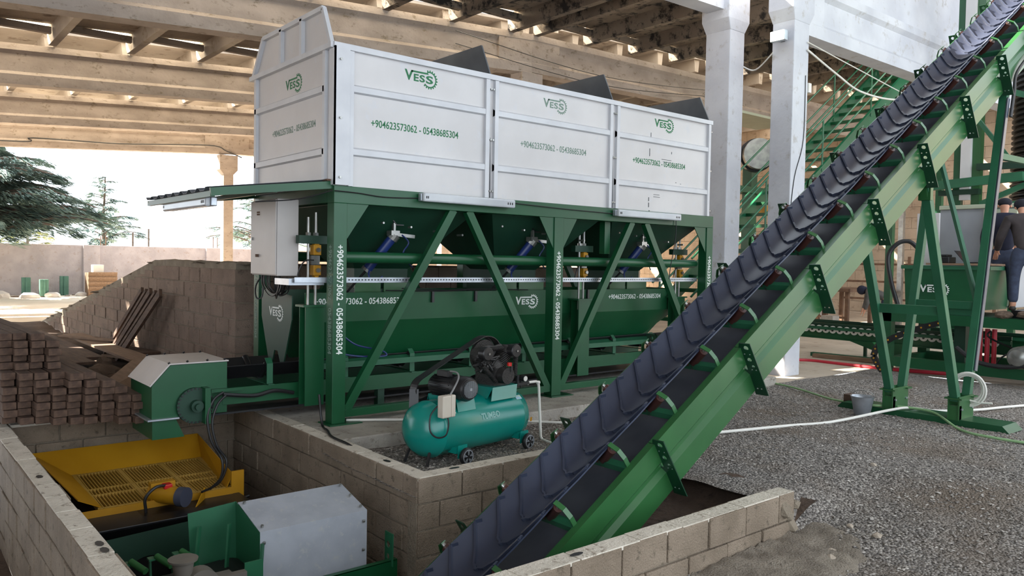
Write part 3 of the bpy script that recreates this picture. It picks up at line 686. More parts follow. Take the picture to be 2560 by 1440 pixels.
MB().hose([(2.60, 7.33, .33), (2.50, 7.30, .27), (2.44, 7.28, .12), (2.47, 7.26, -.1), (2.56, 7.24, -.28), (2.52, 7.15, -.42), (2.38, 7.02, -.47)], .012, 6).hose([(2.62, 7.32, .3), (2.53, 7.29, .22), (2.48, 7.27, .05), (2.52, 7.25, -.15), (2.6, 7.23, -.3), (2.5, 7.12, -.45), (2.3, 7.0, -.48)], .011, 6).hose([(2.6, 7.33, .31), (2.9, 7.34, .27), (3.1, 7.34, .30), (3.3, 7.34, .26)], .02, 6).build('cable', BLACKR, fc, smooth=True)

# --- control cabinet on the short side
cc = thing('control_cabinet', 'light grey control cabinet under the canopy at the short end of the batcher', 'control cabinet', (3.2, 7.6, 1.42))
MB().box(3.10, 3.32, 7.30, 7.93, 1.42, 2.17).build('cabinet_body', CABG, cc, bevel=.006)
dr = MB().box(3.085, 3.098, 7.305, 7.925, 1.43, 2.16).build('cabinet_door', CABG, cc, bevel=.004)
MB().box(3.07, 3.086, 7.87, 7.89, 1.77, 1.80).build('door_lock', STEEL, dr)
sg = MB()
for k in range(3):
    for j in range(2): sg.box(3.078, 3.086, 7.74-k*.022, 7.755-k*.022, 2.02+j*.022, 2.035+j*.022)
sg.box(3.06, 3.086, 7.72, 7.745, 1.60, 1.63); sg.build('door_switches', RUSTY, dr)
cbm = MB()
for k in range(11):
    y = 7.86-k*.045; e = V((3.16+RN.uniform(-.03, .08), 7.38-RN.random()*.1, 1.36)); s_ = V((3.2+RN.uniform(-.05, .05), y, 1.42)); mdep = .14+RN.random()*.12
    cbm.hose([s_, s_+V((0, -.01, -.1)), (s_+e)/2+V((0, .02, -mdep*.8)), e+V((0, .06, -mdep*.5)), e], .006+RN.random()*.003, 5)
cbm.hose([(3.2, 7.9, 1.42), (3.15, 7.95, 1.3), (3.15, 7.93, 1.18), (3.2, 7.9, 1.2), (3.2, 7.88, 1.42)], .008, 5)
cbm.build('cable_bundle', BLACKR, cc, smooth=True)
# --- canopy
cp = thing('sheet_canopy', 'small ribbed metal canopy sloping out from the batcher over the grey cabinet', 'canopy', (2.9, 7.8, 2.2))
sh = MB(); N = 40; vs = []; fs = []
for i in range(N+1):
    y = 6.90+i*(1.88/N)*1.0; k = i % 5; dz = .028 if k in (0, 1) else 0
    vs += [(2.30, y, 2.17+dz), (3.45, y, 2.325+dz)]
for i in range(N): fs.append((2*i, 2*i+1, 2*i+3, 2*i+2))
sh.add(vs, fs).build('ribbed_sheet', M('canopy_sheet', (92, 96, 104), (108, 112, 120), 4, .5), cp, thick=.003)
MB().bar((3.46, 6.88, 2.30), (2.32, 6.88, 2.155), .03, .07).bar((3.46, 8.78, 2.29), (2.32, 8.78, 2.14), .03, .05).bar((2.34, 6.88, 2.14), (2.34, 8.8, 2.14), .04, .05).bar((2.9, 6.88, 2.21), (2.9, 8.8, 2.21), .04, .04).build('canopy_frame', GREEN, cp)
MB().box(3.40, 3.455, 6.86, 8.8, 2.335, 2.352).build('red_edge_strip', RUSTY, cp)
# --- fluorescent fittings
def tube_lamp(loc, rz, ln, label, group='tube light fittings', nm='tube_light'):
    t = thing(nm, label, 'light fixture', loc, rz, group)
    MB().box(0, ln, -.01, .045, .01, .09).build('housing', GALV, t, local=True, bevel=.008)
    MB().box(.005, ln-.005, -.06, -.012, .004, .094).build('cover', CLEAR, t, local=True, bevel=.016)
    MB().cyl((.06, -.03, .032), (ln-.06, -.03, .032), .012, 10).cyl((.06, -.03, .068), (ln-.06, -.03, .068), .012, 10).build('lamp_tubes', TUBEW, t, local=True, smooth=True)
    e = MB()
    for x in (.03, .05, ln-.12, ln-.09, ln-.06): e.box(x, x+.012, -.063, -.058, .035, .06)
    e.build('clips', BLACK, t, local=True)
    return t
tube_lamp((4.39, 6.77, 2.19), 0, 1.22, 'long tube light fixed on the green beam under the first white bins')
tube_lamp((7.28, 6.77, 2.185), 0, 1.25, 'long tube light on the green beam below the rightmost white bin')
tube_lamp((2.42, 8.42, 2.04), -math.pi/2, 1.3, 'tube light hanging under the ribbed canopy')
for pts_, lb_ in (([(3.45, 6.80, 2.24), (3.7, 6.815, 2.235), (4.0, 6.815, 2.215), (4.39, 6.815, 2.23)], 'thin black cable on the green beam left of the first tube light'), ([(5.61, 6.81, 2.26), (5.9, 6.81, 2.25), (6.5, 6.81, 2.235), (7.28, 6.81, 2.225)], 'thin black cable on the green beam between the two tube lights'), ([(8.53, 6.81, 2.2), (8.52, 6.8, 2.0), (8.47, 6.8, 1.75), (8.42, 6.8, 1.55), (8.40, 6.8, 1.4)], 'thin black cable hanging down from the right tube light'), ([(3.42, 6.78, 2.24), (3.1, 6.82, 2.14), (2.7, 6.84, 2.09)], 'thin wire running out under the canopy edge')):
    tag(MB().hose(pts_, .006, 6).build('power_cable', BLACKR, smooth=True), lb_, 'cable')
tag(MB().hose([(3.6, 7.1, .95), (3.68, 7.08, .85), (3.82, 7.05, .74), (4.0, 7.0, .69), (4.1, 6.97, .66), (4.12, 6.95, .62), (4.0, 6.97, .615), (3.8, 7.0, .63), (3.6, 7.02, .67)], .009, 8).build('air_hose', BLUEP, smooth=True), 'blue air hose looping out beside the near green post', 'hose')
# ============================================================ INCLINED CHEVRON BELT CONVEYOR
TH = math.atan(.62); CT, ST = math.cos(TH), math.sin(TH); DC = V((CT, 0, ST)); NC = V((-ST, 0, CT))
def C(s, y, n): return V((0, y, -2.2))+DC*s+NC*n
ic = thing('inclined_conveyor', 'long steep green belt conveyor with dark chevron belt rising out of the pit', 'conveyor', (9.4, 3.86, -.1))
S0, S1 = 2.9, 17.2
def along(prof, s0, s1, closed=False):
    a = [C(s0, y, n) for y, n in prof]; b = [C(s1, y, n) for y, n in prof]; N = len(prof)
    return a+b, [(i, (i+1) % N, N+(i+1) % N, N+i) for i in range(N if closed else N-1)]
def rail_prof(y, s): return [(y+.055*s, -.02), (y+.055*s, 0), (y, 0), (y, -.15), (y+.03*s, -.185), (y+.03*s, -.215), (y, -.25), (y, -.40), (y+.055*s, -.40), (y+.055*s, -.385)]
for y, s_ in ((3.45, 1), (4.27, -1)):
    k = 0; s = S0
    while s < S1-.1:
        e = 4.886+1.147*math.ceil((s+.01-4.886)/1.147); e = min(e, S1)
        MB().add(*along(rail_prof(y, s_), s+.004, e-.004)).build('side_rail', LGREEN, ic, thick=.005); s = e
hp = curve_geo([[(0, .045), (.095, .045), (.15, -.10), (.15, -.235), (.10, -.245), (.10, -.44), (-.012, -.44)],
    circ(.045, .005, .02), circ(.03, -.055, .007, 8), circ(.075, -.055, .007, 8), circ(.05, -.105, .018), circ(.035, -.165, .012), circ(.055, -.20, .007, 8), circ(.02, -.20, .007, 8),
    [(.095, -.11), (.115, -.115), (.122, -.2), (.105, -.21), (.095, -.2)], circ(.03, -.38, .008, 8), circ(.065, -.38, .008, 8)], .008)
for k in range(-1, 11):
    s = 4.886+1.147*k
    for q, y, sx in ((0, 3.355, 1), (1, 4.365, -1)):
        o = MB().flat(hp, C(s, y, 0), (0, sx, 0), NC, 1, 1).build('joint_plate', PLATEG, ic)
# belt
cs = [(3.618, .14), (3.66, .105), (3.70, .073), (3.745, .045), (3.80, .034), (3.85, .032), (3.90, .034), (3.955, .045), (4.0, .073), (4.04, .105), (4.082, .14)]
def belt_n(y):
    for (a, na), (b, nb) in zip(cs, cs[1:]):
        if a <= y <= b: return na+(nb-na)*(y-a)/(b-a)
    return .14
bm = MB(); vs = []; fs = []; NS = 90
for i in range(NS+1):
    s = S0+(S1-S0)*i/NS; sag = .006*math.cos(2*math.pi*(s-4.09)/.575)
    for y, n in cs: vs.append(C(s, y, n+sag*.5))
for i in range(NS):
    for j in range(len(cs)-1):
        a = i*len(cs)+j; fs.append((a, a+1, a+1+len(cs), a+len(cs)))
bm.add(vs, fs)
# skirt: underside offset
vs2 = [p-NC*.012 for p in vs]; bm.add(vs2, [f[::-1] for f in fs])
for j in (0, len(cs)-1):
    o = len(vs)
    for i in range(NS):
        a = i*len(cs)+j; bm.f.append((a, a+len(cs), a+len(cs)+o, a+o) if j else (a+len(cs), a, a+o, a+len(cs)+o))
path = [(-.205, .275), (-.222, .235), (-.11, .105), (-.045, .012), (-.012, 0), (0, -.018), (.012, 0), (.045, .012), (.11, .09), (.222, .235), (.205, .275)]
s = 3.05
while s < S1-.3:
    for (t0, a0), (t1, a1) in zip(path, path[1:]):
        P0 = C(s+a0, 3.85+t0, belt_n(3.85+t0)+.007); P1 = C(s+a1, 3.85+t1, belt_n(3.85+t1)+.007)
        bm.bar(P0, P1, .015, .026, NC)
    s += .2262
bm.build('chevron_belt', RUBBER, ic, smooth=True)
# return belt, deck
MB().add(*along([(3.56, -.30), (4.14, -.30), (4.14, -.312), (3.56, -.312)], S0, S1, True)).build('return_belt', BLACKR, ic)
MB().add(*along([(3.50, -.13), (4.22, -.13), (4.22, -.134), (3.50, -.134)], 3.2, 16.8, True)).build('deck_sheet', M('deck_sheet', (64, 66, 74), (78, 80, 88), 3, .5), ic)
for k in range(21):
    s = 4.09+.575*(k-1); 
    if s > S1-.2: break
    o = MB()
    o.bar(C(s-.02, 3.46, -.03), C(s-.02, 4.26, -.03), .05, .05, NC).bar(C(s+.03, 3.46, -.055), C(s+.03, 4.26, -.055), .03, .006, NC)
    ch = o.build('idler_base', LEGGRN, ic)
    for y, sg_ in ((3.50, 1), (4.22, -1)):
        b = MB(); pts = [(y, -.02), (y+.005*sg_, .06), (y+.035*sg_, .125), (y+.10*sg_, .165)]
        for (ya, na), (yb, nb) in zip(pts, pts[1:]):
            b.bar(C(s-.02, ya, na), C(s-.02, yb, nb), .035, .007, NC.cross(Y3) if False else (0, 1, 0))
        b.build('idler_bracket', LGREEN, ch)
        yi = 3.85-.105*sg_; yo = y+.09*sg_
        r = MB().cyl(C(s-.02, yo, .120), C(s-.02, yi-.01*sg_, -.008), .032, 14)
        r.build('idler_roller', ROLLER, ch, smooth=True)
        MB().cyl(C(s-.02, yo-.018*sg_, .145), C(s-.02, yo+.004*sg_, .118), .014, 10).bar(C(s-.02, yi, -.03), C(s-.02, yi, -.06), .05, .02, (0,1,0)).build('roller_axle', STEEL, ch)
    MB().cyl(C(s-.02, 3.765, -.008), C(s-.02, 3.935, -.008), .032, 14).build('centre_roller', ROLLER, ch, smooth=True)
# V shaped trestle
def leg(p, q, w_=.085, nm='support_leg'): return MB().bar(p, q, w_, w_, (0, 1, 0)).build(nm, LEGGRN, ic, bevel=.004)
fx = 9.36
leg((8.36, 3.50, 2.44), (9.31, 3.50, .16)); leg((8.36, 4.22, 2.44), (9.31, 4.22, .16))
leg((10.42, 3.50, 3.72), (9.62, 3.50, .16)); leg((10.42, 4.22, 3.72), (9.62, 4.22, .16))
MB().bar((8.93, 3.50, 1.15), (8.93, 4.22, 1.15), .07, .10).build('cross_brace', LEGGRN, ic)
MB().bar((9.87, 3.50, 1.19), (9.87, 4.22, 1.19), .07, .085).build('cross_brace', LEGGRN, ic)
MB().bar((9.9, 3.53, 1.22), (10.32, 4.19, 3.1), .04, .05).build('diagonal_brace', LEGGRN, ic)
MB().bar((10.36, 3.52, 2.95), (11.8, 3.52, 2.98), .06, .07).build('diagonal_brace', LEGGRN, ic)
for y in (3.50, 4.22):
    MB().box(9.26, 9.66, y-.06, y-.045, -.06, .20).box(9.26, 9.66, y+.045, y+.06, -.06, .20).box(9.24, 9.34, y-.09, y+.09, .17, .185).box(9.58, 9.70, y-.09, y+.09, .17, .185).box(9.27, 9.33, y-.06, y+.06, -.06, .1).build('foot_bracket', LGREEN, ic)
    MB().cyl((9.32, y-.075, .06), (9.32, y+.075, .06), .012, 10).cyl((9.6, y-.075, .06), (9.6, y+.075, .06), .012, 10).build('pivot_pin', GALV, ic)
    MB().prism([(8.30, y-.03, 2.50), (8.46, y-.03, 2.62), (8.44, y-.03, 2.34), (8.34, y-.03, 2.32)], (0, .07, 0)).box(8.34, 8.40, y-.06, y+.06, 2.30, 2.46).build('leg_hinge', LGREEN, ic)
MB().prism([(9.28, 2.95, -.12), (9.28, 4.85, -.12), (9.28, 4.78, -.05), (9.28, 3.02, -.05)], (.4, 0, 0)).build('skid_base', GREEN, ic)
tag(MB().bar((10.38, 3.445, 3.62), (9.70, 3.445, .46), .012, .07, (1, 0, 0)).build('cable_trunking', TRUNK), 'bright metal cable trunking strapped along the rear conveyor leg', 'cable trunking')
tag(MB().hose([C(12.78, 3.40, -.12), C(12.85, 3.38, -.24), (10.52, 3.41, 3.95), (10.46, 3.42, 3.7), (10.38, 3.42, 3.4)], .016, 8).hose([C(12.84, 3.41, -.12), C(12.9, 3.39, -.24), (10.56, 3.42, 3.95), (10.49, 3.42, 3.7), (10.41, 3.42, 3.4)], .014, 8).build('power_cable', BLACKR, smooth=True), 'black twin cable running from the conveyor side down into the trunking', 'cable')
co = MB(); rr = random.Random(2)
for k in range(7):
    r = .155+rr.uniform(-.014, .022); c = V((9.55+rr.uniform(-.01, .01)+k*.008, 3.47+rr.uniform(-.015, .02), .27+rr.uniform(-.015, .01)))
    co.tube([c+V((0, r*math.cos(a*math.pi/16), r*1.05*math.sin(a*math.pi/16))) for a in range(33)], .011, 6)
co.tube([(9.55, 3.44, .14), (9.56, 3.36, .125), (9.57, 3.22, .135)], .011, 6)
tag(co.build('cable_coil', PVC, smooth=True), 'coil of white cable hanging on the foot of the conveyor legs', 'cable coil')

# ============================================================ PIT MACHINES
yh = thing('vibrating_grid_hopper', 'yellow hopper with slotted grid and vibrator motor down in the pit', 'hopper', (1.9, 7.8, -.7))
zg = lambda y: -.52+(y-7.1)*.04
yb, yf = 8.30, 7.12; xl, xr = 1.20, 2.72
MB().add([(xl, yb+.12, -.27), (xr, yb+.12, -.27), (xr-.03, yb-.1, zg(yb)), (xl+.3, yb-.1, zg(yb))], [(0, 1, 2, 3)]).build('back_plate', YELLOW, yh, thick=.008)
MB().add([(xl, yb+.12, -.27), (xl+.3, yb-.1, zg(yb)), (xl+.34, yf+.05, zg(yf)), (xl+.14, yf-.05, zg(yf)+.12)], [(0, 1, 2, 3)]).build('side_plate', YELLOW, yh, thick=.008)
MB().add([(xr, yb+.12, -.27), (xr-.12, yf-.04, -.38), (xr-.16, yf+.0, zg(yf)), (xr-.03, yb-.1, zg(yb))], [(0, 1, 2, 3)]).box(xr-.13, xr-.02, yf-.05, yf-.035, -.62, -.36).build('side_plate', YELLOW, yh, thick=.008)
MB().box(xl+.12, xr-.12, yf-.06, yf-.05, -.60, -.50).box(xl+.12, xr-.1, yf-.14, yf-.05, -.66, -.645).build('front_rail', YELLOW, yh)
gb = MB(); nb = 42
for k in range(nb+1):
    x = xl+.32+(xr-.06-xl-.32)*k/nb; wd = .009 if k % 14 else .034
    gb.add([(x-wd/2, yf, zg(yf)+.006), (x+wd/2, yf, zg(yf)+.006), (x+wd/2, yb-.1, zg(yb)+.006), (x-wd/2, yb-.1, zg(yb)+.006), (x-wd/2, yf, zg(yf)-.03), (x+wd/2, yf, zg(yf)-.03), (x+wd/2, yb-.1, zg(yb)-.03), (x-wd/2, yb-.1, zg(yb)-.03)], [(0,1,2,3),(7,6,5,4),(4,5,1,0),(5,6,2,1),(6,7,3,2),(7,4,0,3)])
for y in (yf+.02, 7.5, 7.68, yb-.12): gb.box(xl+.3, xr-.05, y-.012, y+.012, zg(y)-.02, zg(y)+.008)
gb.build('slotted_grid', M('grid_yellow', (176, 140, 60), (190, 152, 70), 4, .55), yh)
vb = MB().cyl((1.93, 7.16, -.46), (2.10, 6.90, -.46), .075, 22).box(1.9, 2.1, 7.08, 7.16, -.54, -.36)
vm = vb.build('vibrator_motor', YELLOW, yh, smooth=True)
MB().cyl((2.085, 6.915, -.46), (2.125, 6.86, -.46), .083, 26).build('motor_cap', M('motor_cap', (62, 66, 80), (70, 74, 90), 4, .35), vm, smooth=True)
MB().box(1.98, 2.05, 6.98, 7.06, -.40, -.36).build('terminal_box', REDP, vm, bevel=.008)
MB().prism([(1.78, 6.86, -.56), (2.3, 6.86, -.56), (2.3, 7.06, -.56), (1.78, 7.06, -.56)], (0, 0, -.012)).prism([(2.2, 6.86, -.56), (2.34, 7.06, -.46), (2.34, 7.06, -.57)], (.01, 0, 0)).build('motor_bracket', YELLOW, yh)
MB().hose([(2.0, 7.0, -.37), (1.9, 6.95, -.36), (1.82, 6.95, -.44), (1.82, 6.96, -.58), (1.7, 6.99, -.62), (1.4, 7.0, -.62)], .013, 6).hose([(1.4, 6.98, -.62), (1.8, 6.97, -.63), (2.3, 6.98, -.62), (2.6, 6.99, -.6), (2.72, 6.98, -.58)], .011, 6).build('cable', BLACKR, yh, smooth=True)
mx_ = thing('pan_mixer', 'dark green mixer body in the pit under the yellow grid', 'mixer', (2.0, 7.3, -1.7))
mb_ = MB().box(1.28, 2.66, 6.62, 8.2, -.72, -.56).prism([(1.3, 6.5, -.50), (2.7, 6.5, -.50), (2.7, 6.62, -.62), (1.3, 6.62, -.62)], (0, 0, -.02)); MBX = mb_.build('mixer_top', BLACK, mx_, bevel=.05)
fg = curve_geo([[(0, 0), (1.42, 0), (1.42, .82), (1.3, .92), (.0, .86)], circ(.40, .52, .17, 32)], .01)
MB().flat(fg, (1.30, 6.35, -1.42), X3, (0, .10, 1), 1, 1).box(1.3, 2.70, 6.5, 8.2, -1.75, -.95).build('mixer_shell', DGREEN, mx_)
MB().cyl((1.70, 6.52, -.90), (1.70, 6.44, -.90), .175, 28).build('inspection_opening', BLACK, mx_)
# grey hooded conveyor end
hd = thing('hooded_conveyor', 'short green conveyor end with a big grey sheet metal hood in the pit foreground', 'conveyor', (2.4, 5.1, -1.0))
hA = [(2.06, 4.95), (2.86, 4.95)]
def hood(x0, x1, yn, yf_, zt_, mt, nm, parent):
    pr = [(yn-.0, zt_-.52), (yn, zt_), (yf_, zt_+.10), (yf_+.05, zt_-.45)]
    return MB().add([(x0, y, z) for y, z in pr]+[(x1, y, z) for y, z in pr], [(0,1,5,4), (1,2,6,5), (2,3,7,6)]).build(nm, mt, parent, thick=.006)
hood(2.03, 2.83, 5.02, 5.42, -.23, ALU, 'hood', hd)
hb_ = MB()
for (x, y, z) in ((2.06, 5.06, -.21), (2.06, 5.38, -.13), (2.80, 5.06, -.21), (2.80, 5.22, -.17), (2.80, 5.38, -.13), (2.055, 5.012, -.31), (2.80, 5.012, -.31), (2.80, 5.012, -.52)): hb_.cyl((x, y, z), (x, y-.004, z+.014), .011, 6)
hb_.build('bolts', STEEL, hd)
el = MB().add([(1.72, 5.40, -.17), (2.03, 5.42, -.13), (2.03, 5.04, -.23), (2.03, 5.04, -.8), (1.72, 5.40, -.62)], [(0, 1, 2, 3, 4)])
MB().add([(1.70, 5.46, -.155), (2.03, 5.46, -.13), (2.03, 5.44, -.60), (1.72, 5.44, -.60)], [(0,1,2,3)]).add([(2.03, 5.46, -.13), (2.03, 5.02, -.23), (2.03, 5.02, -.66), (2.03, 5.44, -.60)], [(0,1,2,3)]).build('side_sheet', LEGGRN, hd, thick=.006)
rb_ = MB()
for (x, y0_, z0_, z1_) in ((1.76, 5.40, -.24, -.60), (1.92, 5.28, -.22, -.72), (2.04, 5.0, -.30, -.74)): rb_.bar((x, y0_, z0_), (x-.05, y0_-.05, z1_), .014, .035)
rb_.build('stiffener_rib', LEGGRN, hd)
MB().box(1.72, 3.02, 4.90, 4.908, -.95, -.60).box(1.72, 3.02, 4.90, 4.94, -.605, -.597).box(1.0, 3.02, 5.6, 5.608, -.95, -.6).build('side_rail', GREEN, hd)
hp2 = curve_geo([[(0, 0), (.11, 0), (.11, .24), (0, .24)], circ(.065, .15, .026), circ(.065, .06, .022), circ(.035, .215, .006, 8), circ(.085, .215, .006, 8)], .008)
MB().flat(hp2, (2.97, 4.88, -.64), (0, 1, 0), (0, 0, 1)).build('joint_plate', LEGGRN, hd)
MB().cyl((1.95, 5.06, -.66), (1.95, 5.40, -.66), .16, 28).add([(1.0, 5.1, -.55), (1.9, 5.1, -.50), (1.9, 5.4, -.50), (1.0, 5.4, -.55)], [(0,1,2,3)]).build('drum_and_belt', BLACKR, hd, smooth=True)
for k in range(4):
    x = 1.17+k*.157
    o = MB().bar((x-.03, 5.42, -.60), (x-.03, 5.44, -.40), .03, .012, (1,0,0)).box(x-.05, x-.01, 5.38, 5.44, -.40, -.388).build('idler_bracket', LEGGRN, hd)
    MB().cyl((x-.0, 5.40, -.38), (x+.06, 5.28, -.42), .022, 12).build('idler_roller', LGREEN, o, smooth=True)
gbx = MB().cyl((1.60, 4.93, -.42), (1.60, 4.83, -.42), .10, 26).cyl((1.60, 4.84, -.42), (1.60, 4.80, -.42), .06, 22).lathe((1.50, 4.9, -.36), (1.50, 4.9, 1), [(0, .05), (.10, .065), (.102, .085), (.115, .088)], 20).box(1.40, 1.80, 4.86, 4.95, -.52, -.40).cyl((1.44, 4.92, -.45), (1.44, 4.80, -.45), .07, 20).box(1.66, 1.86, 4.80, 4.85, -.50, -.38)
gbx.build('gear_motor', M('grey_gearbox', (96, 92, 86), (112, 106, 98), 6, .5), hd, smooth=True)
MB().box(1.86, 1.98, 4.84, 4.85, -.46, -.34).build('torque_plate', LEGGRN, hd)
MB().hose([(1.95, 4.85, -.66), (2.5, 4.6, -.78), (3.0, 4.6, -.7), (3.3, 4.55, -.9)], .012, 6).build('grease_hose', LGREEN, hd, smooth=True)
# ============================================================ AIR COMPRESSOR (local frame: u along tank, v away from camera, w up)
ac = thing('air_compressor', 'teal wheeled air compressor with black twin cylinder pump standing on the gravel', 'compressor', (3.52, 5.53, G), math.atan(.16))
def bd(mb, nm, mt, p=None, **k):
    if not nm.startswith(('wheel', 'front_feet')):
        for q in mb.v:
            if q.z > .6 and q.x > .68: q.x += .05
            if q.z > .5: q.z = .5+(q.z-.5)*.88
            q.z -= .05
    for q in mb.v: q.x *= .985
    return mb.build(nm, mt, p or ac, local=True, **k)
TZ, TR_, TL = .335, .245, 1.40
tk = bd(MB().lathe((0, 0, TZ), (1, 0, TZ), [(0, .02), (.015, .10), (.05, .17), (.11, .222), (.19, TR_), (.195, TR_+.003), (.20, TR_), (TL-.20, TR_), (TL-.195, TR_+.003), (TL-.19, TR_), (TL-.11, .222), (TL-.05, .17), (TL-.015, .10), (TL, .02)], 48), 'air_tank', TEAL, smooth=True)
def on_tank(geo, u, ang, wd, ht, lift=.003):
    out = []
    for p in geo[0]:
        a = ang+(p[1]-.5)*ht/TR_; r = TR_+lift+p[2]; out.append((u+p[0]*wd, -r*math.cos(a), TZ+r*math.sin(a)))
    return out, geo[1]
TUM = text_geo('TUMBO', .03, .001)
def rect_geo(nx=4, ny=6): return [(i/nx, j/ny, 0) for j in range(ny+1) for i in range(nx+1)], [(j*(nx+1)+i, j*(nx+1)+i+1, (j+1)*(nx+1)+i+1, (j+1)*(nx+1)+i) for j in range(ny) for i in range(nx)]
bd(MB().add(*on_tank(TUM, .62, math.radians(18), .24, .055)), 'tank_lettering', M('silver_ink', (118, 168, 164), (128, 178, 172), 5, .4), tk)
bd(MB().add(*on_tank(rect_geo(), .235, math.radians(38), .10, .028)), 'warning_label', PVC, tk)
wl = MB()
for k in range(3): wl.add(*on_tank(rect_geo(1, 2), .262+k*.023, math.radians(38), .016, .016, .0045))
bd(wl, 'warning_triangles', YELLOW, tk)
bd(MB().add(*on_tank(rect_geo(), 1.15, math.radians(46), .075, .05)), 'data_label', M('yellow_label', (206, 214, 150), (150, 190, 214), 20, .4), tk)
bd(MB().add(*on_tank(rect_geo(), 1.28, math.radians(-8), .03, .04)), 'yellow_sticker', YELLOW, tk)
# saddles
for u0_, u1_, z in ((.36, .58, .60), (.78, 1.12, .645)):
    s_ = bd(MB().box(u0_, u1_, -.17, .17, z, z+.008).add([(u0_, -.17, z+.008), (u1_, -.17, z+.008), (u1_, -.20, z-.12), (u0_, -.20, z-.12)], [(0,1,2,3)]).add([(u0_, .17, z+.008), (u1_, .17, z+.008), (u1_, .20, z-.12), (u0_, .20, z-.12)], [(0,1,2,3)]).add([(u0_, -.17, z+.008), (u0_, .17, z+.008), (u0_, .15, z-.1), (u0_, -.15, z-.1)], [(0,1,2,3)]).add([(u1_, -.17, z+.008), (u1_, .17, z+.008), (u1_, .15, z-.12), (u1_, -.15, z-.12)], [(0,1,2,3)]), 'saddle', TEAL, thick=.006)
bd(MB().box(1.03, 1.10, -.181, -.176, .60, .62), 'serial_plate', BLACK, tk)
# motor
mo = bd(MB().lathe((.43, .16, .70), (.43, -.30, .70), [(0, .09), (.02, .105), (.28, .108), (.29, .118), (.40, .122), (.435, .10), (.44, .075)], 32), 'electric_motor', BLACK, smooth=True)
fn = MB()
for k in range(22):
    a = 2*math.pi*k/22; fn.bar((.43+.11*math.cos(a), .12, .70+.11*math.sin(a)), (.43+.11*math.cos(a), -.12, .70+.11*math.sin(a)), .006, .022, (math.cos(a), 0, math.sin(a)))
bd(fn, 'cooling_fins', BLACK, mo)
gr = MB()
for k in range(-6, 7):
    h = math.sqrt(max(0, .085**2-(k*.0125)**2)); gr.box(.43+k*.0125-.001, .43+k*.0125+.001, -.285, -.281, .70-h, .70+h).box(.43-h, .43+h, -.285, -.281, .70+k*.0125-.001, .70+k*.0125+.001)
gr.tube([(.43+.105*math.cos(a*math.pi/16), -.262, .70+.105*math.sin(a*math.pi/16)) for a in range(33)], .003, 5).box(.418, .442, -.288, -.28, .688, .712)
bd(gr, 'fan_grille', GALV, mo)
bd(MB().box(.35, .41, -.08, .06, .80, .86), 'terminal_box', BLACK, mo, bevel=.006)
bd(MB().hose([(.38, -.08, .86), (.36, -.18, .86), (.32, -.24, .82), (.24, -.27, .74), (.20, -.265, .68)], .008, 8), 'motor_cable', M('grey_cable', (120, 120, 120)), mo, smooth=True)
sb = bd(MB().box(.085, .185, -.30, -.23, .475, .68).box(.187, .235, -.30, -.23, .475, .68), 'pressure_switch_box', BEIGE, bevel=.01)
bd(MB().hose([(.10, -.22, .58), (.02, -.22, .50), (.0, -.24, .38), (.06, -.26, .32), (.14, -.28, .33), (.17, -.28, .42), (.17, -.265, .48)], .007, 6), 'switch_cable', BLACKR, sb, smooth=True)
# belt guard: closed loop band round pulleys
A_, B_ = (.30, .66), (1.02, .93)
def loop(r1, r2, n=14):
    d = math.atan2(B_[1]-A_[1], B_[0]-A_[0]); L = math.hypot(B_[0]-A_[0], B_[1]-A_[1]); q = math.asin((r2-r1)/L); pts = []
    a0 = d+math.pi/2+q; a1 = d-math.pi/2-q
    for k in range(n+1):
        a = a0+(2*math.pi-(a0-a1))*k/n; pts.append((A_[0]+r1*math.cos(a), A_[1]+r1*math.sin(a)))
    for k in range(n+1):
        a = a1+(a0-a1)*k/n; pts.append((B_[0]+r2*math.cos(a), B_[1]+r2*math.sin(a)))
    return pts
lp = loop(.13, .21); N = len(lp); vs = [(u, y, w_) for y in (.12, .20) for u, w_ in lp]
gd = bd(MB().add(vs, [(i, (i+1) % N, N+(i+1) % N, N+i) for i in range(N)]), 'belt_guard', BLACK, thick=.008)
vs = [(u, .21, w_) for u, w_ in lp]+[(u, .21, w_) for u, w_ in loop(.10, .18)]
bd(MB().add(vs, [(i, (i+1) % N, N+(i+1) % N, N+i) for i in range(N)]), 'guard_mesh', BLACK, gd)
bd(MB().cyl((B_[0], .16, B_[1]), (B_[0], .19, B_[1]), .17, 30), 'flywheel', IRON, gd)
# front leg of guard
bd(MB().bar((.17, .15, .68), (.14, .12, .36), .08, .03), 'guard_foot', BLACK, gd)
# pump
pb = bd(MB().box(.86, 1.06, -.12, .12, .655, .83).cyl((.96, -.12, .76), (.96, -.20, .76), .085, 22).lathe((.96, .0, .82), (.96, 0, 1), [(0, .11), (.06, .09), (.09, .06)], 20), 'pump_crankcase', IRON, smooth=True, bevel=0)
for sgn in (-1, 1):
    base = V((.96+.04*sgn, 0, .80)); dr_ = V((sgn*.62, 0, .78)).normalized(); pr = []
    t = .02
    while t < .20: pr += [(t, .052), (t, .078), (t+.008, .078), (t+.008, .052)]; t += .017
    cy = bd(MB().lathe(base, base+dr_, pr, 22), 'finned_cylinder', IRON, smooth=False)
    hpos = base+dr_*.20
    bd(MB().lathe(hpos, hpos+dr_, [(0, .08), (.05, .085), (.075, .07)], 20), 'cylinder_head', IRON, cy, smooth=True)
    fp = hpos+dr_*.05+V((sgn*.0, -.10, .0))
    bd(MB().lathe(fp+V((0, .05, 0)), fp+V((0, -.03, 0)), [(0, .03), (.01, .068), (.075, .070), (.082, .062), (.083, .015), (.088, .012)], 26), 'air_filter', BLACK, cy, smooth=True)
    bd(MB().box(fp.x-.009, fp.x+.009, fp.y-.045, fp.y-.036, fp.z-.009, fp.z+.009), 'filter_nut', STEEL, cy)
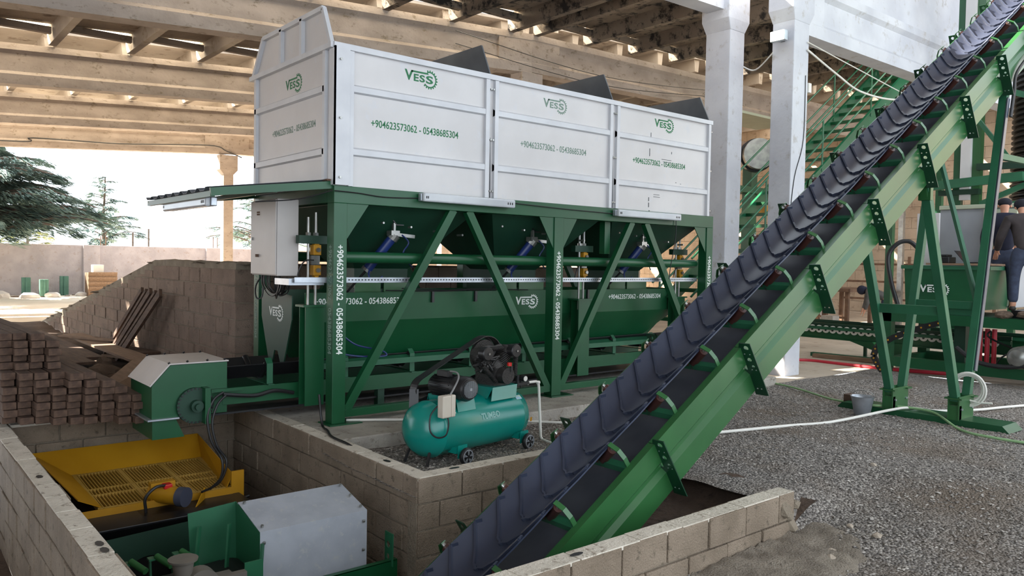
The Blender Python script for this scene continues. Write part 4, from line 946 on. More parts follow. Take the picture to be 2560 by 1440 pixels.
bd(MB().tube([(.80, .02, 1.02), (.88, .0, 1.05), (.96, -.01, 1.03), (1.06, 0, 1.05), (1.12, .02, 1.0)], [.022]*5, 10), 'intercooler_pipe', IRON, pb, smooth=True)
for p_, q_ in (((.72, -.10, .87), (.86, -.14, .70)), ((1.20, -.08, .92), (1.12, -.14, .74)), ((.86, -.06, 1.03), (1.02, -.06, 1.03))):
    L = (V(q_)-V(p_)).length; pr = []; t = 0
    while t < L: pr += [(t, .012), (t, .024), (t+.005, .024), (t+.005, .012)]; t += .012
    bd(MB().lathe(p_, q_, pr, 12), 'finned_pipe', IRON, pb)
rr = random.Random(8); cl = MB()
for k in range(26): cl.tube([V((.72+rr.uniform(-.05, .18), -.05+rr.uniform(-.05, .05), .84+rr.uniform(-.05, .16))), V((.76+rr.uniform(-.04, .2), -.06+rr.uniform(-.05, .05), .86+rr.uniform(-.06, .14)))], .012, 6)
bd(cl, 'valve_fittings', IRON, pb)
bd(MB().cyl((.985, -.19, .86), (.985, -.19, .895), .022, 12), 'red_cap', REDP, pb)
bd(MB().cyl((1.0, -.2, .80), (1.0, -.2, .86), .016, 10), 'filler_neck', IRON, pb)
ga = bd(MB().cyl((1.20, -.17, .705), (1.20, -.205, .705), .032, 20).cyl((1.20, -.15, .60), (1.20, -.15, .70), .010, 8).box(1.13, 1.3, -.17, -.13, .63, .66).cyl((1.15, -.15, .66), (1.15, -.15, .74), .018, 10), 'pressure_gauge', BLACK)
bd(MB().cyl((1.20, -.206, .705), (1.20, -.208, .705), .027, 20), 'gauge_face', PVC, ga)
bd(MB().cyl((1.27, -.15, .645), (1.33, -.15, .645), .014, 8).box(1.29, 1.31, -.16, -.14, .62, .66), 'ball_valve', STEEL)
# wheels and feet
for u in (.36, 1.18):
    ft = bd(MB().box(u-.06, u+.06, -.24, -.12, .09, .14).box(u-.05, u+.06, -.26, -.252, .05, .16), 'wheel_bracket', TEAL)
    for v in (-.29, .27):
        wl_ = bd(MB().lathe((u, v, .072), (u, v-.04, .072), [(0, .055), (.002, .068), (.01, .074), (.03, .074), (.038, .068), (.04, .055)], 28), 'wheel', BLACKR, smooth=True)
        h_ = MB().lathe((u, v-.032, .072), (u, v-.04, .072), [(0, .058), (.008, .058)], 24).cyl((u, v-.04, .072), (u, v-.05, .072), .016, 12)
        bd(h_, 'wheel_rim', BLACK, wl_)
        sp = MB()
        for k in range(5):
            a = 2*math.pi*k/5+.3
            for da in (-.16, .16): sp.bar((u+.014*math.cos(a), v-.044, .072+.014*math.sin(a)), (u+.054*math.cos(a+da), v-.044, .072+.054*math.sin(a+da)), .006, .008, (0,1,0))
        sp.tube([(u+.056*math.cos(a*math.pi/12), v-.042, .072+.056*math.sin(a*math.pi/12)) for a in range(25)], .005, 5)
        bd(sp, 'wheel_spokes', GALV, wl_)
bd(MB().bar((.12, -.12, .15), (.06, -.14, 0), .02, .02).bar((.12, .12, .15), (.06, .14, 0), .02, .02), 'front_feet', BLACKR)
# white pvc line
Wm = WM[ac]
pvp = [Wm @ V(p) for p in ((1.34, -.15, .578), (1.44, -.16, .578), (1.47, -.165, .565), (1.475, -.17, .52), (1.48, -.20, .05), (1.49, -.21, .02))]
tag(MB().tube(pvp, .013, 10).cyl(pvp[2]+V((-.012, 0, .0)), pvp[2]+V((.012, 0, .0)), .018, 10).tube([pvp[-1], (4.95, 5.28, -.09), (5.25, 5.15, -.09), (5.6, 5.05, -.09)], .013, 8).build('pvc_pipe', PVC, smooth=True), 'white plastic air pipe dropping from the compressor outlet to the gravel', 'pipe')
tag(MB().tube([(3.65, 6.9, .02), (4.2, 6.55, .02), (5.0, 6.42, .02), (5.3, 6.30, .0), (5.4, 6.2, -.08), (5.75, 5.93, -.09), (6.2, 5.6, -.09), (6.6, 5.2, -.09)], .013, 8).build('pvc_pipe', PVC, smooth=True), 'white plastic pipe running over the plinth behind the compressor', 'pipe')
tag(MB().hose([(3.36, 6.9, .3), (3.37, 6.85, .02), (3.30, 6.6, .015), (3.22, 6.35, .012), (3.2, 6.0, .012), (3.3, 5.9, -.08)], .012, 6).build('power_cable', BLACKR, smooth=True), 'black cable trailing over the pit wall corner below the near green post', 'cable')
# ============================================================ RIGHT SIDE AND BACKGROUND OF THE HALL
# --- staircase
st = thing('steel_staircase', 'green steel staircase with handrails climbing behind the white columns', 'staircase', (15, 9.7, 0))
STG = M('stair_green_paint', (18, 84, 56), (24, 96, 66), 2, .35)
def sz(x): return .55+(x-11.0)*.694
for y in (8.42, 9.28):
    MB().prism([(10.5, y, sz(10.5)-.12), (19.4, y, sz(19.4)-.12), (19.25, y, sz(19.25)+.34-.10), (10.35, y, sz(10.35)+.34-.12)], (0, .012, 0)).prism([(10.75, y-.04, sz(10.75)+.21), (19.25, y-.04, sz(19.25)+.21), (19.25, y-.04, sz(19.25)+.24), (10.75, y-.04, sz(10.75)+.24)], (0, .06, 0)).build('stringer', STG, st)
k = 0; x = 11.1
while x < 19.2:
    MB().box(x-.14, x+.14, 8.43, 9.28, sz(x)+.02, sz(x)+.045).box(x-.14, x-.125, 8.43, 9.28, sz(x)-.02, sz(x)+.02).build('tread', GREEN, st); x += .36
for y in (8.42, 9.28):
    hr = MB()
    for dz in (1.16, .72, .5): hr.tube([(11.0, y, sz(11.0)+dz), (15, y, sz(15)+dz), (19.4, y, sz(19.4)+dz)], .02, 7)
    for xx in (11.2, 13.2, 15.2, 17.2, 19.15): hr.cyl((xx, y, sz(xx)+.1), (xx, y, sz(xx)+1.16), .02, 7)
    hr.build('handrail', LEGGRN, st, smooth=True)
# --- platform
pf = thing('access_platform', 'green steel access platform with railings at the top of the stairs', 'platform', (20.2, 8, 6.4))
MB().box(19.2, 22.2, 6.9, 9.1, 6.50, 6.62).build('deck', LEGGRN, pf)
MB().box(19.25, 19.4, 8.8, 8.95, 0, 6.5).box(22, 22.15, 8.8, 8.95, 0, 6.5).box(22, 22.15, 7, 7.15, 0, 6.5).build('platform_legs', GREEN, pf)
rl = MB()
for (a, b) in (((19.2, 8.95), (19.2, 6.9)), ((19.2, 8.95), (22.2, 8.95)), ((22.2, 8.95), (22.2, 6.9))):
    for z in (6.95, 7.55): rl.cyl((a[0], a[1], z), (b[0], b[1], z), .022, 7)
for (x, y) in ((19.2, 8.95), (19.2, 8.35), (19.2, 7.6), (22.2, 8.95), (22.2, 7)): rl.cyl((x, y, 6.6), (x, y, 7.98 if y > 8.3 and x < 20 else 7.56), .022, 7)
rl.tube([(19.2, 8.95, 7.98), (19.2, 8.85, 8.06), (19.25, 8.45, 8.06), (19.2, 8.35, 7.98)], .022, 7).tube([(19.2, 8.35, 7.55), (19.2, 7.2, 7.0)], .018, 6).tube([(19.2, 8.35, 6.95), (19.2, 7.2, 6.6)], .018, 6)
rl.build('railing', LEGGRN, pf, smooth=True)
# --- motor platform behind columns
mp_ = thing('drive_station', 'green machine frame with round grey pulley seen between the two white columns', 'machine', (17, 11.2, 0))
MB().box(16.6, 16.85, 11.0, 11.25, 0, 4.1).box(17.9, 18.1, 11.0, 11.2, 0, 5.2).box(15.3, 18.3, 10.9, 11.3, 3.35, 3.5).box(15.3, 18.3, 10.9, 11.3, 1.9, 2.0).build('frame', GREEN, mp_)
MB().cyl((16.3, 10.6, 4.25), (16.45, 10.75, 4.25), .36, 32).build('pulley', STEEL, mp_, smooth=True)
MB().cyl((16.5, 10.8, 4.25), (16.62, 10.92, 4.25), .40, 32).build('pulley_guard', BLACK, mp_)
MB().box(15.9, 18.3, 10.9, 12.0, 5.2, 5.26).build('roof_sheet', CABP, mp_)
MB().box(15.2, 15.9, 11, 11.3, 3.55, 3.8).box(15.3, 15.9, 11, 11.2, 1.95, 2.2).box(17.2, 17.9, 11, 11.2, 2.9, 3.1).build('yellow_parts', YELLOW, mp_)
# --- block making machine
bmk = thing('block_press', 'green block making machine with two decks and a feed hopper at the right edge', 'machine', (13.8, 4.6, G))
def gb_(x0, x1, y0, y1, z0, z1, nm, mt=GREEN, p=None, **k): return MB().box(x0, x1, y0, y1, z0, z1).build(nm, mt, p or bmk, **k)
gb_(13.2, 13.35, 2.6, 6.15, .72, .88, 'upper_beam'); gb_(13.2, 13.35, 2.6, 6.0, -.02, .14, 'lower_beam')
gb_(13.2, 13.35, 6.0, 6.15, -.12, .88, 'post'); gb_(13.2, 13.35, 2.6, 2.75, -.12, .88, 'post'); gb_(14.6, 14.75, 6.0, 6.15, -.12, .88, 'post')
gb_(13.35, 14.75, 6.0, 6.15, .74, .88, 'upper_beam'); gb_(13.35, 14.75, 6.0, 6.12, -.02, .12, 'lower_beam'); gb_(14.6, 14.75, 2.6, 6.0, .72, .88, 'upper_beam'); gb_(14.6, 14.75, 2.6, 6, -.02, .14, 'lower_beam')
gb_(13.3, 14.7, 2.7, 6.05, .85, .885, 'deck_plate', DGREEN)
fh = MB().prism([(13.3, 4.60, 1.64), (13.3, 5.86, 1.64), (13.3, 5.82, .98), (13.3, 4.66, .98)], (1.0, 0, 0)).build('feed_hopper', GREEN, bmk)
MB().box(13.27, 14.33, 4.56, 5.9, 1.60, 1.66).build('hopper_rim', LEGGRN, fh)
logo((13.285, 5.60, 1.16), (0, -1, 0), Z3, .46, INKW, fh)
MB().box(13.35, 13.5, 4.7, 5.8, .88, .99).build('hopper_support', LEGGRN, fh)
MB().box(13.25, 14.2, 4.55, 5.5, 1.67, 1.70).build('wooden_board', WOODL, bmk)
for (y, z) in ((4.3, .45), (3.6, .45)):
    o = MB().cyl((13.0, y-.25, z-.12), (13.5, y-.25, z-.12), .16, 24).lathe((12.9, y-.25, z-.12), (13.0, y-.25, z-.12), [(0, .05), (.03, .12), (.1, .13)], 24).build('hydraulic_motor', STEEL, bmk, smooth=True)
hs = MB(); rr = random.Random(5)
hs.hose([(13.0, 4.9, .40), (12.95, 4.6, .22), (12.95, 4.2, .18), (13.0, 3.8, .28), (13.1, 3.2, .52), (13.1, 2.7, .5)], .035, 8)
for k in range(9):
    a = V((13.5, 4.8-rr.random()*1.6, .66)); b = V((13.3+rr.random()*.6, 4.8-rr.random()*1.6, .05+rr.random()*.3)); hs.hose([a, a+V((0, 0, -.12)), (a+b)/2+V((-.08, rr.uniform(-.2, .2), -.08)), b], .014, 6)
hs.build('hydraulic_hoses', BLACKR, bmk, smooth=True)
rp = MB()
for k in range(3): rp.tube([(13.6, 4.78-k*.10, .68), (13.6, 4.78-k*.10, .3), (13.6, 4.78-k*.10, .0)], .036, 10)
rp.build('red_hoses', REDH, bmk, smooth=True)
gb_(13.55, 13.7, 4.98, 5.15, .0, .72, 'cylinder_column', DGREEN); gb_(13.3, 14.2, 3.2, 3.9, .15, .55, 'hydraulic_tank', BLACK)
gb_(13.15, 13.5, 3.0, 3.5, .88, 1.25, 'mould_parts', DGREEN); gb_(13.4, 14.1, 3.1, 4.3, .885, 1.0, 'press_table', BLACK)
for (y, z) in ((4.35, .93), (4.05, .95), (3.75, .93)):
    MB().blob((13.25, y, z), (.12, .13, .06), int(y*10), 2, 1, .15).build('rubber_sacking', SACK, bmk)
# tower frame and corrugated duct
tw = thing('steel_tower', 'green and white steel tower frame behind the block making machine', 'steel frame', (16, 6, 0))
MB().box(15.9, 16.02, 6.02, 6.16, 0, 8).build('green_post', GREEN, tw); MB().box(15.86, 15.95, 5.86, 6.03, 2.9, 8).build('white_flat', WHITEP, tw); MB().box(15.95, 16.1, 5.72, 5.86, 0, 8).build('green_post', LGREEN, tw)
MB().box(15.85, 16.0, 5.70, 6.4, 3.0, 3.1).bar((15.9, 5.75, 3.5), (15.9, 3.8, 3.45), .1, .12).build('dark_beam', DGREEN, tw)
MB().bar((15.6, 6.7, 3.15), (15.6, 4.9, 3.25), .1, .16).build('cross_beam', LEGGRN, tw)
MB().bar((15.7, 5.6, 2.8), (15.7, 4.0, 3.5), .08, .09).bar((15.7, 5.4, 2.75), (15.7, 3.8, 2.9), .08, .09).bar((15.7, 5.5, 4.9), (15.7, 3.8, 4.2), .08, .1).bar((15.8, 5.9, 4.6), (15.8, 5.2, 3.6), .06, .07).bar((15.8, 5.7, 2.65), (15.8, 4.7, 2.45), .06, .08).build('bracing', LEGGRN, tw)
pr = []; z = 0
while z < 2.6: pr += [(z, .72), (z+.03, .78), (z+.06, .78), (z+.09, .72)]; z += .10
dk = MB().lathe((17.0, 4.75, 2.75), (17.0, 4.75, 9), pr, 40).build('corrugated_drum', BLACK, smooth=True)
tag(dk, 'tall black corrugated round drum hanging at the right edge', 'drum')
tag(MB().cyl((17, 4.75, 0), (17, 4.75, 2.76), .1, 10).build('drum_stand', DGREEN), 'green column carrying the black corrugated drum', 'stand')
# cabinets
cbn = thing('control_cabinet', 'large grey floor cabinet with switches on its olive side behind the block machine', 'control cabinet', (14.3, 5.2, .9))
MB().box(14.35, 15.1, 4.55, 5.75, 1.0, 2.62).build('cabinet_body', M('grey_cabinet_side', (150, 154, 160), (160, 164, 170), 2, .4), cbn, bevel=.01)
MB().prism([(14.3, 5.75, 2.62), (15.1, 5.75, 2.62), (15.1, 4.5, 2.62), (14.3, 4.5, 2.62)], (0, 0, .07)).build('cabinet_roof', CABP, cbn, bevel=.01)
dp = MB().box(14.30, 14.36, 4.56, 5.05, 1.02, 2.60).build('switch_panel', CABP, cbn)
MB().box(14.285, 14.30, 4.95, 5.0, 2.30, 2.38).box(14.285, 14.30, 4.90, 4.98, 1.78, 1.86).box(14.285, 14.30, 4.90, 4.98, 1.62, 1.70).box(14.285, 14.30, 4.70, 4.90, 2.30, 2.34).build('switches', BLACK, dp)
MB().box(14.275, 14.30, 4.94, 4.98, 2.12, 2.17).build('red_lamp', EM('red_lamp_light', (255, 60, 30), 2.0), dp)
wpn = tag(MB().box(14.0, 14.05, 5.62, 5.98, .9, 2.55).build('white_sheet', WHITEP, bevel=.004), 'white upright sheet standing left of the grey switch cabinet', 'panel')
lp_ = thing('laptop', 'open black laptop on the wooden board above the green feed hopper', 'laptop', (13.5, 5.0, 1.70))
MB().box(13.38, 13.62, 4.66, 4.98, 1.703, 1.72).build('keyboard_base', BLACK, lp_); MB().prism([(13.40, 4.98, 1.715), (13.62, 4.98, 1.715), (13.62, 5.13, 1.90), (13.40, 5.13, 1.90)], (0, .012, 0.004)).build('screen', BLACK, lp_)
tag(MB().box(13.32, 13.6, 5.18, 5.46, 1.703, 1.80).box(13.36, 13.55, 5.22, 5.44, 1.80, 1.84).build('tool_case', BLACK, bevel=.01), 'black case with tangled leads on the board beside the laptop', 'case')
tag(MB().hose([(13.3, 5.95, 1.0), (13.25, 6.05, 1.4), (13.28, 6.12, 1.8), (13.35, 6.0, 2.02), (13.45, 5.85, 2.05), (13.5, 5.7, 1.9)], .035, 8).build('suction_hose', BLACKR, smooth=True), 'thick black hose arching up beside the white sheet', 'hose')
# --- roller conveyor with white wheels
rcv = thing('roller_conveyor', 'low green wheel conveyor with white discs behind the near white column', 'roller conveyor', (14.7, 6.6, 0))
for x in (14.40, 15.3):
    MB().box(x, x+.04, 4.6, 9.2, .47, .52).build('top_rail', DGREEN, rcv)
    MB().box(x-.03, x-.02, 4.6, 9.2, .395, .45).box(x-.03, x+.01, 4.6, 9.2, .445, .452).build('mid_rail', LEGGRN, rcv)
    MB().box(x+.02, x+.03, 4.6, 9.2, .22, .47).box(x-.02, x+.03, 4.6, 9.2, .215, .235).build('side_plate', GREEN, rcv)
for k in range(31):
    y = 4.85+k*.14
    MB().lathe((14.395, y, .40), (14.41, y, .40), [(0, .066), (.003, .073), (.012, .073)], 22).build('wheel_disc', PVC, rcv, smooth=True)
hb2 = MB()
for k in range(31): hb2.cyl((14.385, 4.85+k*.14, .385), (14.396, 4.85+k*.14, .385), .02, 10)
hb2.build('disc_hubs', BLACK, rcv)
for y in (5.2, 7.0, 8.9):
    for x in (14.42, 15.28): MB().box(x, x+.05, y, y+.05, -.12, .23).build('conveyor_leg', DGREEN, rcv)
MB().prism([(14.36, 6.2, .25), (14.36, 7.3, .22), (14.36, 6.5, -.02), (14.36, 6.1, -.05)], (.02, 0, 0)).build('drive_plate', GREEN, rcv)
cc_ = thing('cable_chain', 'black cable chain with yellow dots looping off the wheel conveyor', 'cable chain', (12.6, 5.3, .3))
pts = [(12.62, 4.95, .80), (12.62, 5.2, .72), (12.62, 5.45, .62), (12.62, 5.7, .50), (12.62, 5.95, .34), (12.62, 6.0, .18), (12.62, 5.93, .05), (12.62, 5.85, -.05)]
c1 = MB(); c2 = MB()
for a, b in zip(pts, pts[1:]):
    c1.bar(a, b, .05, .085, (0, 0, 1) if abs(b[2]-a[2]) < .2 else (0, 1, 0))
    for t in (.25, .75): p = V(a).lerp(V(b), t); c2.cyl(p+V((-.028, 0, 0)), p+V((-.034, 0, 0)), .014, 10)
c1.build('chain_links', BLACK, cc_); c2.build('yellow_caps', YELLOW, cc_)
# planks, posts, tables in the back
for i, (a, b, mt, lb) in enumerate((((13.9, 7.75, -.07), (14.1, 6.3, -.07), WOODL, 'pale timber batten lying in front of the wheel conveyor'), ((14.1, 7.9, -.07), (14.25, 6.3, -.07), LEGGRN, 'green steel angle lying behind the pale batten'))):
    tag(MB().bar(a, b, .12, .07).build('batten' if i == 0 else 'steel_angle', mt), lb, 'batten' if i == 0 else 'steel bar')
tb2 = thing('work_bench', 'rusty brown steel bench frame in front of the tan wall', 'bench', (22, 11.6, 0))
for (x, y) in ((21.8, 12.05), (21.8, 11.15), (23.2, 12.05), (23.2, 11.15)): MB().box(x, x+.1, y, y+.1, -.1, .9).build('leg', RUSTY, tb2)
MB().box(21.7, 23.4, 11.05, 12.25, .9, 1.0).build('bench_top', RUSTY, tb2); MB().box(21.82, 21.9, 11.2, 12.05, .12, .18).build('stretcher', RUSTY, tb2)
for i, y in enumerate((10.65, 9.0, 13.0)):
    f_ = MB().box(24, 24.14, y, y+.14, -.1, 3.2 if i else 4.2)
    tag(f_.build('steel_post', STEEL if i == 0 else RUSTY), ('tall grey steel post beside the bending worker', 'rusty steel post right of the tall grey post', 'rusty steel post left of the bench')[i], 'post')
gr_ = thing('rebar_rack', 'dark steel rack of thin bars against the tan wall', 'rack', (27, 12, 0))
for z in (.5, 1.1, 1.7): MB().box(27, 27.06, 5, 14, z, z+.07).build('rack_rail', RUSTY, gr_)
for k in range(7): MB().box(26.98, 27.05, 5.2+k*1.3, 5.28+k*1.3, -.1, 2.0).build('rack_upright', RUSTY, gr_)
for k, (x, y, s_) in enumerate(((20.5, 10.9, .35), (19.5, 11.4, .22), (24.5, 13.6, .5))):
    tag(MB().box(x, x+s_, y, y+s_, -.12, -.12+s_*1.1).build('concrete_block', PLINTH, bevel=.01), ('grey block standing on the floor left of the bending worker', 'small grey block on the dusty floor behind the wheel conveyor', 'large pale block beside the bench')[k], 'block')
tag(MB().tube([(19.9+.0*k, 11.9+.13*math.cos(k*math.pi/10), .12+.16*math.sin(k*math.pi/10)) for k in range(21)], .03, 6).build('wire_ring', PVC, smooth=True), 'pale coil ring leaning on the floor behind the column', 'coil')
# --- gravel area props
bk = thing('metal_bucket', 'galvanised bucket with wire handle standing on the gravel by the conveyor skid', 'bucket', (9.06, 4.42, G-.005))
n_ = 28
MB().lathe((9.06, 4.42, G), (9.06, 4.42, 1), [(0, .085), (.01, .09), (.20, .125), (.215, .135), (.205, .128), (.19, .118), (.015, .08)], n_, caps=False).cyl((9.06, 4.42, G), (9.06, 4.42, G+.012), .086, n_).build('bucket_body', GALV, bk, smooth=True)
MB().tube([(9.06-.13*math.cos(a)*.62, 4.42+.13*math.cos(a)*.78, G+.20+.085*math.sin(a)) for a in [math.pi*k/14 for k in range(15)]], .004, 6).build('bucket_handle', STEEL, bk, smooth=True)
tag(MB().box(9.45, 9.62, 4.55, 4.85, -.12, .02).build('wood_block', WOOD), 'brown wood block on the gravel behind the bucket', 'wood block')
def hose(nm, pts, r, mt, lab, cat='hose'): return tag(MB().hose(pts, r).build(nm, mt, smooth=True), lab, cat)
g_ = -.095
hose('pvc_pipe', [(6.40, 4.82, g_), (6.9, 4.68, g_), (7.6, 4.5, g_), (8.2, 4.33, g_), (9.1, 4.12, -.03), (9.45, 4.05, -.03), (9.91, 3.93, g_), (10.4, 3.67, g_), (11.0, 3.51, g_), (12, 3.2, g_)], .016, PVC, 'long white plastic pipe lying across the gravel under the conveyor', 'pipe')
hose('garden_hose', [(10.24, 6.44, g_), (10.04, 5.84, g_), (9.6, 5.08, g_), (9.42, 4.66, -.06), (9.25, 4.38, -.03), (9.40, 4.16, -.025), (9.40, 3.77, -.03), (8.96, 3.31, g_), (8.82, 2.96, g_), (8.87, 2.5, g_), (9.2, 1.8, g_)], .014, HOSEG, 'pale green hose winding across the gravel past the bucket')
hose('red_hose', [(12.6, 7.9, g_), (13.2, 7.5, g_), (13.25, 7.0, g_), (13.3, 6.2, g_), (13.6, 5.2, g_)], .03, REDH, 'red hose lying on the concrete behind the near white column')
tag(MB().box(10.30, 10.46, 6.52, 6.66, G, G+.07).build('concrete_block', PLINTH, bevel=.006), 'small grey block beside the foot of the near white column', 'block')
# --- stones in the rubble near the front wall
ss = [(4.52, 2.78, .05, 'flat pale stone nearest the low block wall'), (4.60, 2.62, .035, 'small tan stone right of the flat pale stone'), (4.72, 2.66, .05, 'grey stone in the middle of the rubble'), (4.86, 2.55, .04, 'reddish stone at the right of the rubble'), (4.88, 2.84, .045, 'upright brown stone leaning on the wall end'), (5.0, 2.62, .03, 'small pale stone beyond the rubble heap'),
      (4.2, 2.80, .035, 'flat stone half buried below the low wall'), (5.4, 2.5, .035, 'grey stone alone on the gravel right of the rubble'), (6.8, 3.2, .03, 'brown stone alone out on the open gravel'), (5.45, 2.72, .028, 'small white stone on the gravel beyond the wall end'), (4.62, 2.45, .03, 'small dark stone at the bottom of the rubble'), (4.95, 2.75, .03, 'round pebble beside the upright brown stone')]
for i, (x, y, r, lb) in enumerate(ss):
    zz = hg(x, y)
    tag(MB().blob((x, y, zz+r*.3), (r*1.2, r, r*.6), i+3, 1, 1, .22).build('stone', STONE), lb, 'stone')
tag(MB().cyl((4.0, 2.72, hg(4.0, 2.72)+.02), (4.22, 2.50, hg(4.2, 2.5)+.02), .018, 10).build('pipe_offcut', RUSTY), 'short rusty pipe offcut lying in the rubble', 'pipe')
tag(MB().blob((3.30, 2.84, -.33), (.035, .035, .03), 9, 2, 1, .03).build('plastic_cup', CLEAR, smooth=True), 'clear plastic cup at the foot of the low block wall', 'cup')
# gravel chips
gp = MB(); rr = random.Random(77); vs = []; fs = []
base = [(1,0,0),(-1,0,0),(0,1,0),(0,-1,0),(0,0,1),(0,0,-1)]; bf = [(0,2,4),(2,1,4),(1,3,4),(3,0,4),(2,0,5),(1,2,5),(3,1,5),(0,3,5)]
cnt = 0
while cnt < 15000:
    x = 3.3+rr.random()**1.3*8.5; y = 1.0+rr.random()*5.2
    if 2.9 < y < 5.0 and x < 5.7: continue
    if y < 2.95 and x < 3.6: continue
    if x > 10.3 and y > 6: continue
    a = rr.random()*6.28; r = rr.uniform(.006, .0145); e = rr.uniform(1.2, 2.0); o = len(vs); z = hg(x, y)+.003; tl = rr.uniform(-.4, .4)
    for (p, q, s_) in base:
        px = p*r*e; py = q*r; pz = s_*r*.6+p*tl*r
        vs.append((x+px*math.cos(a)-py*math.sin(a), y+px*math.sin(a)+py*math.cos(a), z+pz))
    fs += [tuple(i+o for i in f) for f in bf]; cnt += 1
tag(gp.add(vs, fs).build('gravel_chips', gravel_mat('gravel_chip', (92, 86, 80), (140, 134, 128), (186, 180, 172), (132, 122, 110), 25)), 'loose grey gravel chips covering the hall floor', 'gravel', None, 'stuff')
# --- floodlight, wires
fl = thing('floodlight', 'glaring white floodlight fixed on the near white column', 'light fixture', (10.75, 6.85, 5.15))
MB().box(10.92, 11.01, 6.72, 6.98, 5.08, 5.24).build('lamp_housing', GALV, fl, bevel=.01); MB().box(10.905, 10.922, 6.74, 6.96, 5.09, 5.23).build('lamp_glass', EM('flood_glow', (255, 255, 225), 22), fl)
MB().box(11.01, 11.10, 6.82, 6.88, 5.1, 5.16).build('bracket', BLACK, fl)
sbx = tag(MB().box(11.52, 11.6, 6.64, 6.72, 4.35, 4.5).build('junction_box', PVC, bevel=.006), 'small white junction box on the right edge of the near white column', 'junction box')
tag(MB().hose([(11.44, 6.64, 5.0), (12.3, 6.6, 4.75), (12.9, 6.5, 4.55), (13.7, 6.3, 4.5), (14.6, 6.0, 4.65)], .016, 6).build('overhead_wire', PVC, smooth=True), 'sagging white cable hanging from the near column to the conveyor', 'cable')
tag(MB().hose([(11.44, 6.64, 5.12), (13, 6.6, 4.95), (15, 6.4, 4.65), (16.2, 6.3, 4.6)], .009, 5).build('overhead_wire', PVC, smooth=True), 'thin upper wire running right from the near column', 'wire')
tag(MB().hose([(11.3, 7.7, 4.9), (11.2, 7.4, 4.78), (11.05, 7.0, 4.95)], .012, 5).build('overhead_wire', PVC, smooth=True), 'short white wire sagging between the two white columns', 'wire')
tag(MB().hose([(11.43, 6.65, 4.6), (11.42, 6.65, 3.6), (11.2, 6.652, 3.0), (11.1, 6.652, 2.4)], .006, 5).build('overhead_wire', BLACKR, smooth=True), 'thin dark wire tied round the near white column', 'wire')
tag(MB().hose([(-6, 30.79, 5.0), (3.56, 30.79, 5.28), (4.5, 30.79, 5.47), (7.2, 30.79, 5.57), (10.3, 30.79, 5.85), (11.0, 30.79, 5.70), (11.6, 30.79, 5.5)], .022, 5).build('overhead_wire', BLACKR, smooth=True), 'dark wire running along the farthest roof beam', 'wire')
tag(MB().hose([(9, 12.7, 6.1), (13, 12.6, 5.85), (17.5, 12.7, 6.2)], .008, 5).build('overhead_wire', BLACKR, smooth=True), 'upper of two thin wires above the rear of the white bins', 'wire')
tag(MB().hose([(9, 12.7, 5.85), (13, 12.6, 5.65), (17.5, 12.7, 6.05)], .008, 5).build('overhead_wire', BLACKR, smooth=True), 'lower of two thin wires above the rear of the white bins', 'wire')
# ============================================================ LEFT: TIMBER, BOARDS, YARD, TREES
def ordn(k): return ('first', 'second', 'third', 'fourth', 'fifth', 'sixth', 'seventh', 'eighth', 'ninth', 'tenth', 'eleventh', 'twelfth')[k]
def gz(x, y): return -.02+nz(x, y, .7, .09)+nz(x, y, 2.6, .05)-.004*(y-8)
proto = MB().box(-.055, .055, 0, 5.2, 0, .064).build('timber_baulk', WOOD, bevel=.006); first = True
# top of stack slopes down to the right
layers = [9, 9, 9, 9, 8, 7, 6, 4, 4, 4, 4, 3]
rr = random.Random(21)
for L_, n in enumerate(layers):
    for c_ in range(n):
        x = .92+c_*.119+rr.uniform(-.003, .003); y = 10.9-.07*c_+rr.uniform(-.07, .07)+(.25 if L_ > 6 else 0)
        o = proto if first else proto.copy()
        if not first: COL.objects.link(o)
        first = False
        o.location = (x, y+0, .05+L_*.067); o.rotation_euler = (0, 0, rr.uniform(-.003, .003)+.04)
        tag(o, f'old timber baulk, {ordn(L_)} layer up, {ordn(c_)} from the stack left end', 'timber', 'timber baulks in the stack')
# fix origin: the baulk mesh starts at its front end
bds = [((2.45, 16.9, .14), (2.45, 12.0, .16), .30, 'long board nearest the timber stack running back towards the ramp'), ((2.95, 16.0, .14), (2.85, 11.0, .22), .32, 'broad pale board across the middle of the loose pile'),
       ((3.10, 15.4, .12), (3.05, 12.2, .12), .26, 'board lying closest to the ramp wall'), ((2.95, 13.0, .08), (3.0, 9.9, .30), .34, 'thick tan board sloping down behind the green head box'), ((2.6, 15.2, .2), (3.15, 13.4, .24), .06, 'thin pale lath across the loose boards'), ((2.12, 12.8, .20), (2.18, 11.0, .22), .24, 'short plank on the right shoulder of the stack'), ((3.0, 13.6, .16), (3.25, 12.0, .18), .3, 'short square board at the foot of the leaning planks')]
for a, b, w_, lb in bds: tag(MB().bar(a, b, w_, .035).build('board', WOODL if 'pale' in lb or 'tan' in lb else WOOD, bevel=.004), lb, 'board', 'loose boards in front of the ramp wall')
for k, (ya, yb2, tw_, lb) in enumerate(((12.55, 14.0, .09, 'leftmost plank leaning on the ramp wall'), (12.28, 13.72, .06, 'second plank from the left leaning on the ramp wall'), (12.02, 13.5, .11, 'middle plank leaning on the ramp wall'), (11.72, 13.25, .06, 'second plank from the right leaning on the ramp wall'), (11.45, 13.0, .13, 'rightmost plank leaning on the ramp wall'))):
    tag(MB().bar((3.24-k*.012, ya, 1.08), (3.04-k*.012, yb2, 0.0), .04, tw_, (0, 1, 0)).build('leaning_plank', WOOD), lb, 'plank', 'planks leaning on the ramp wall')
tag(MB().prism([(1.55, 8.72, .0), (2.05, 8.66, .0), (2.75, 9.9, .32), (2.6, 10.4, .30)], (0, 0, .03)).build('plywood_sheet', WOODL), 'brown plywood sheet lying at the edge of the pit behind the head box', 'board')
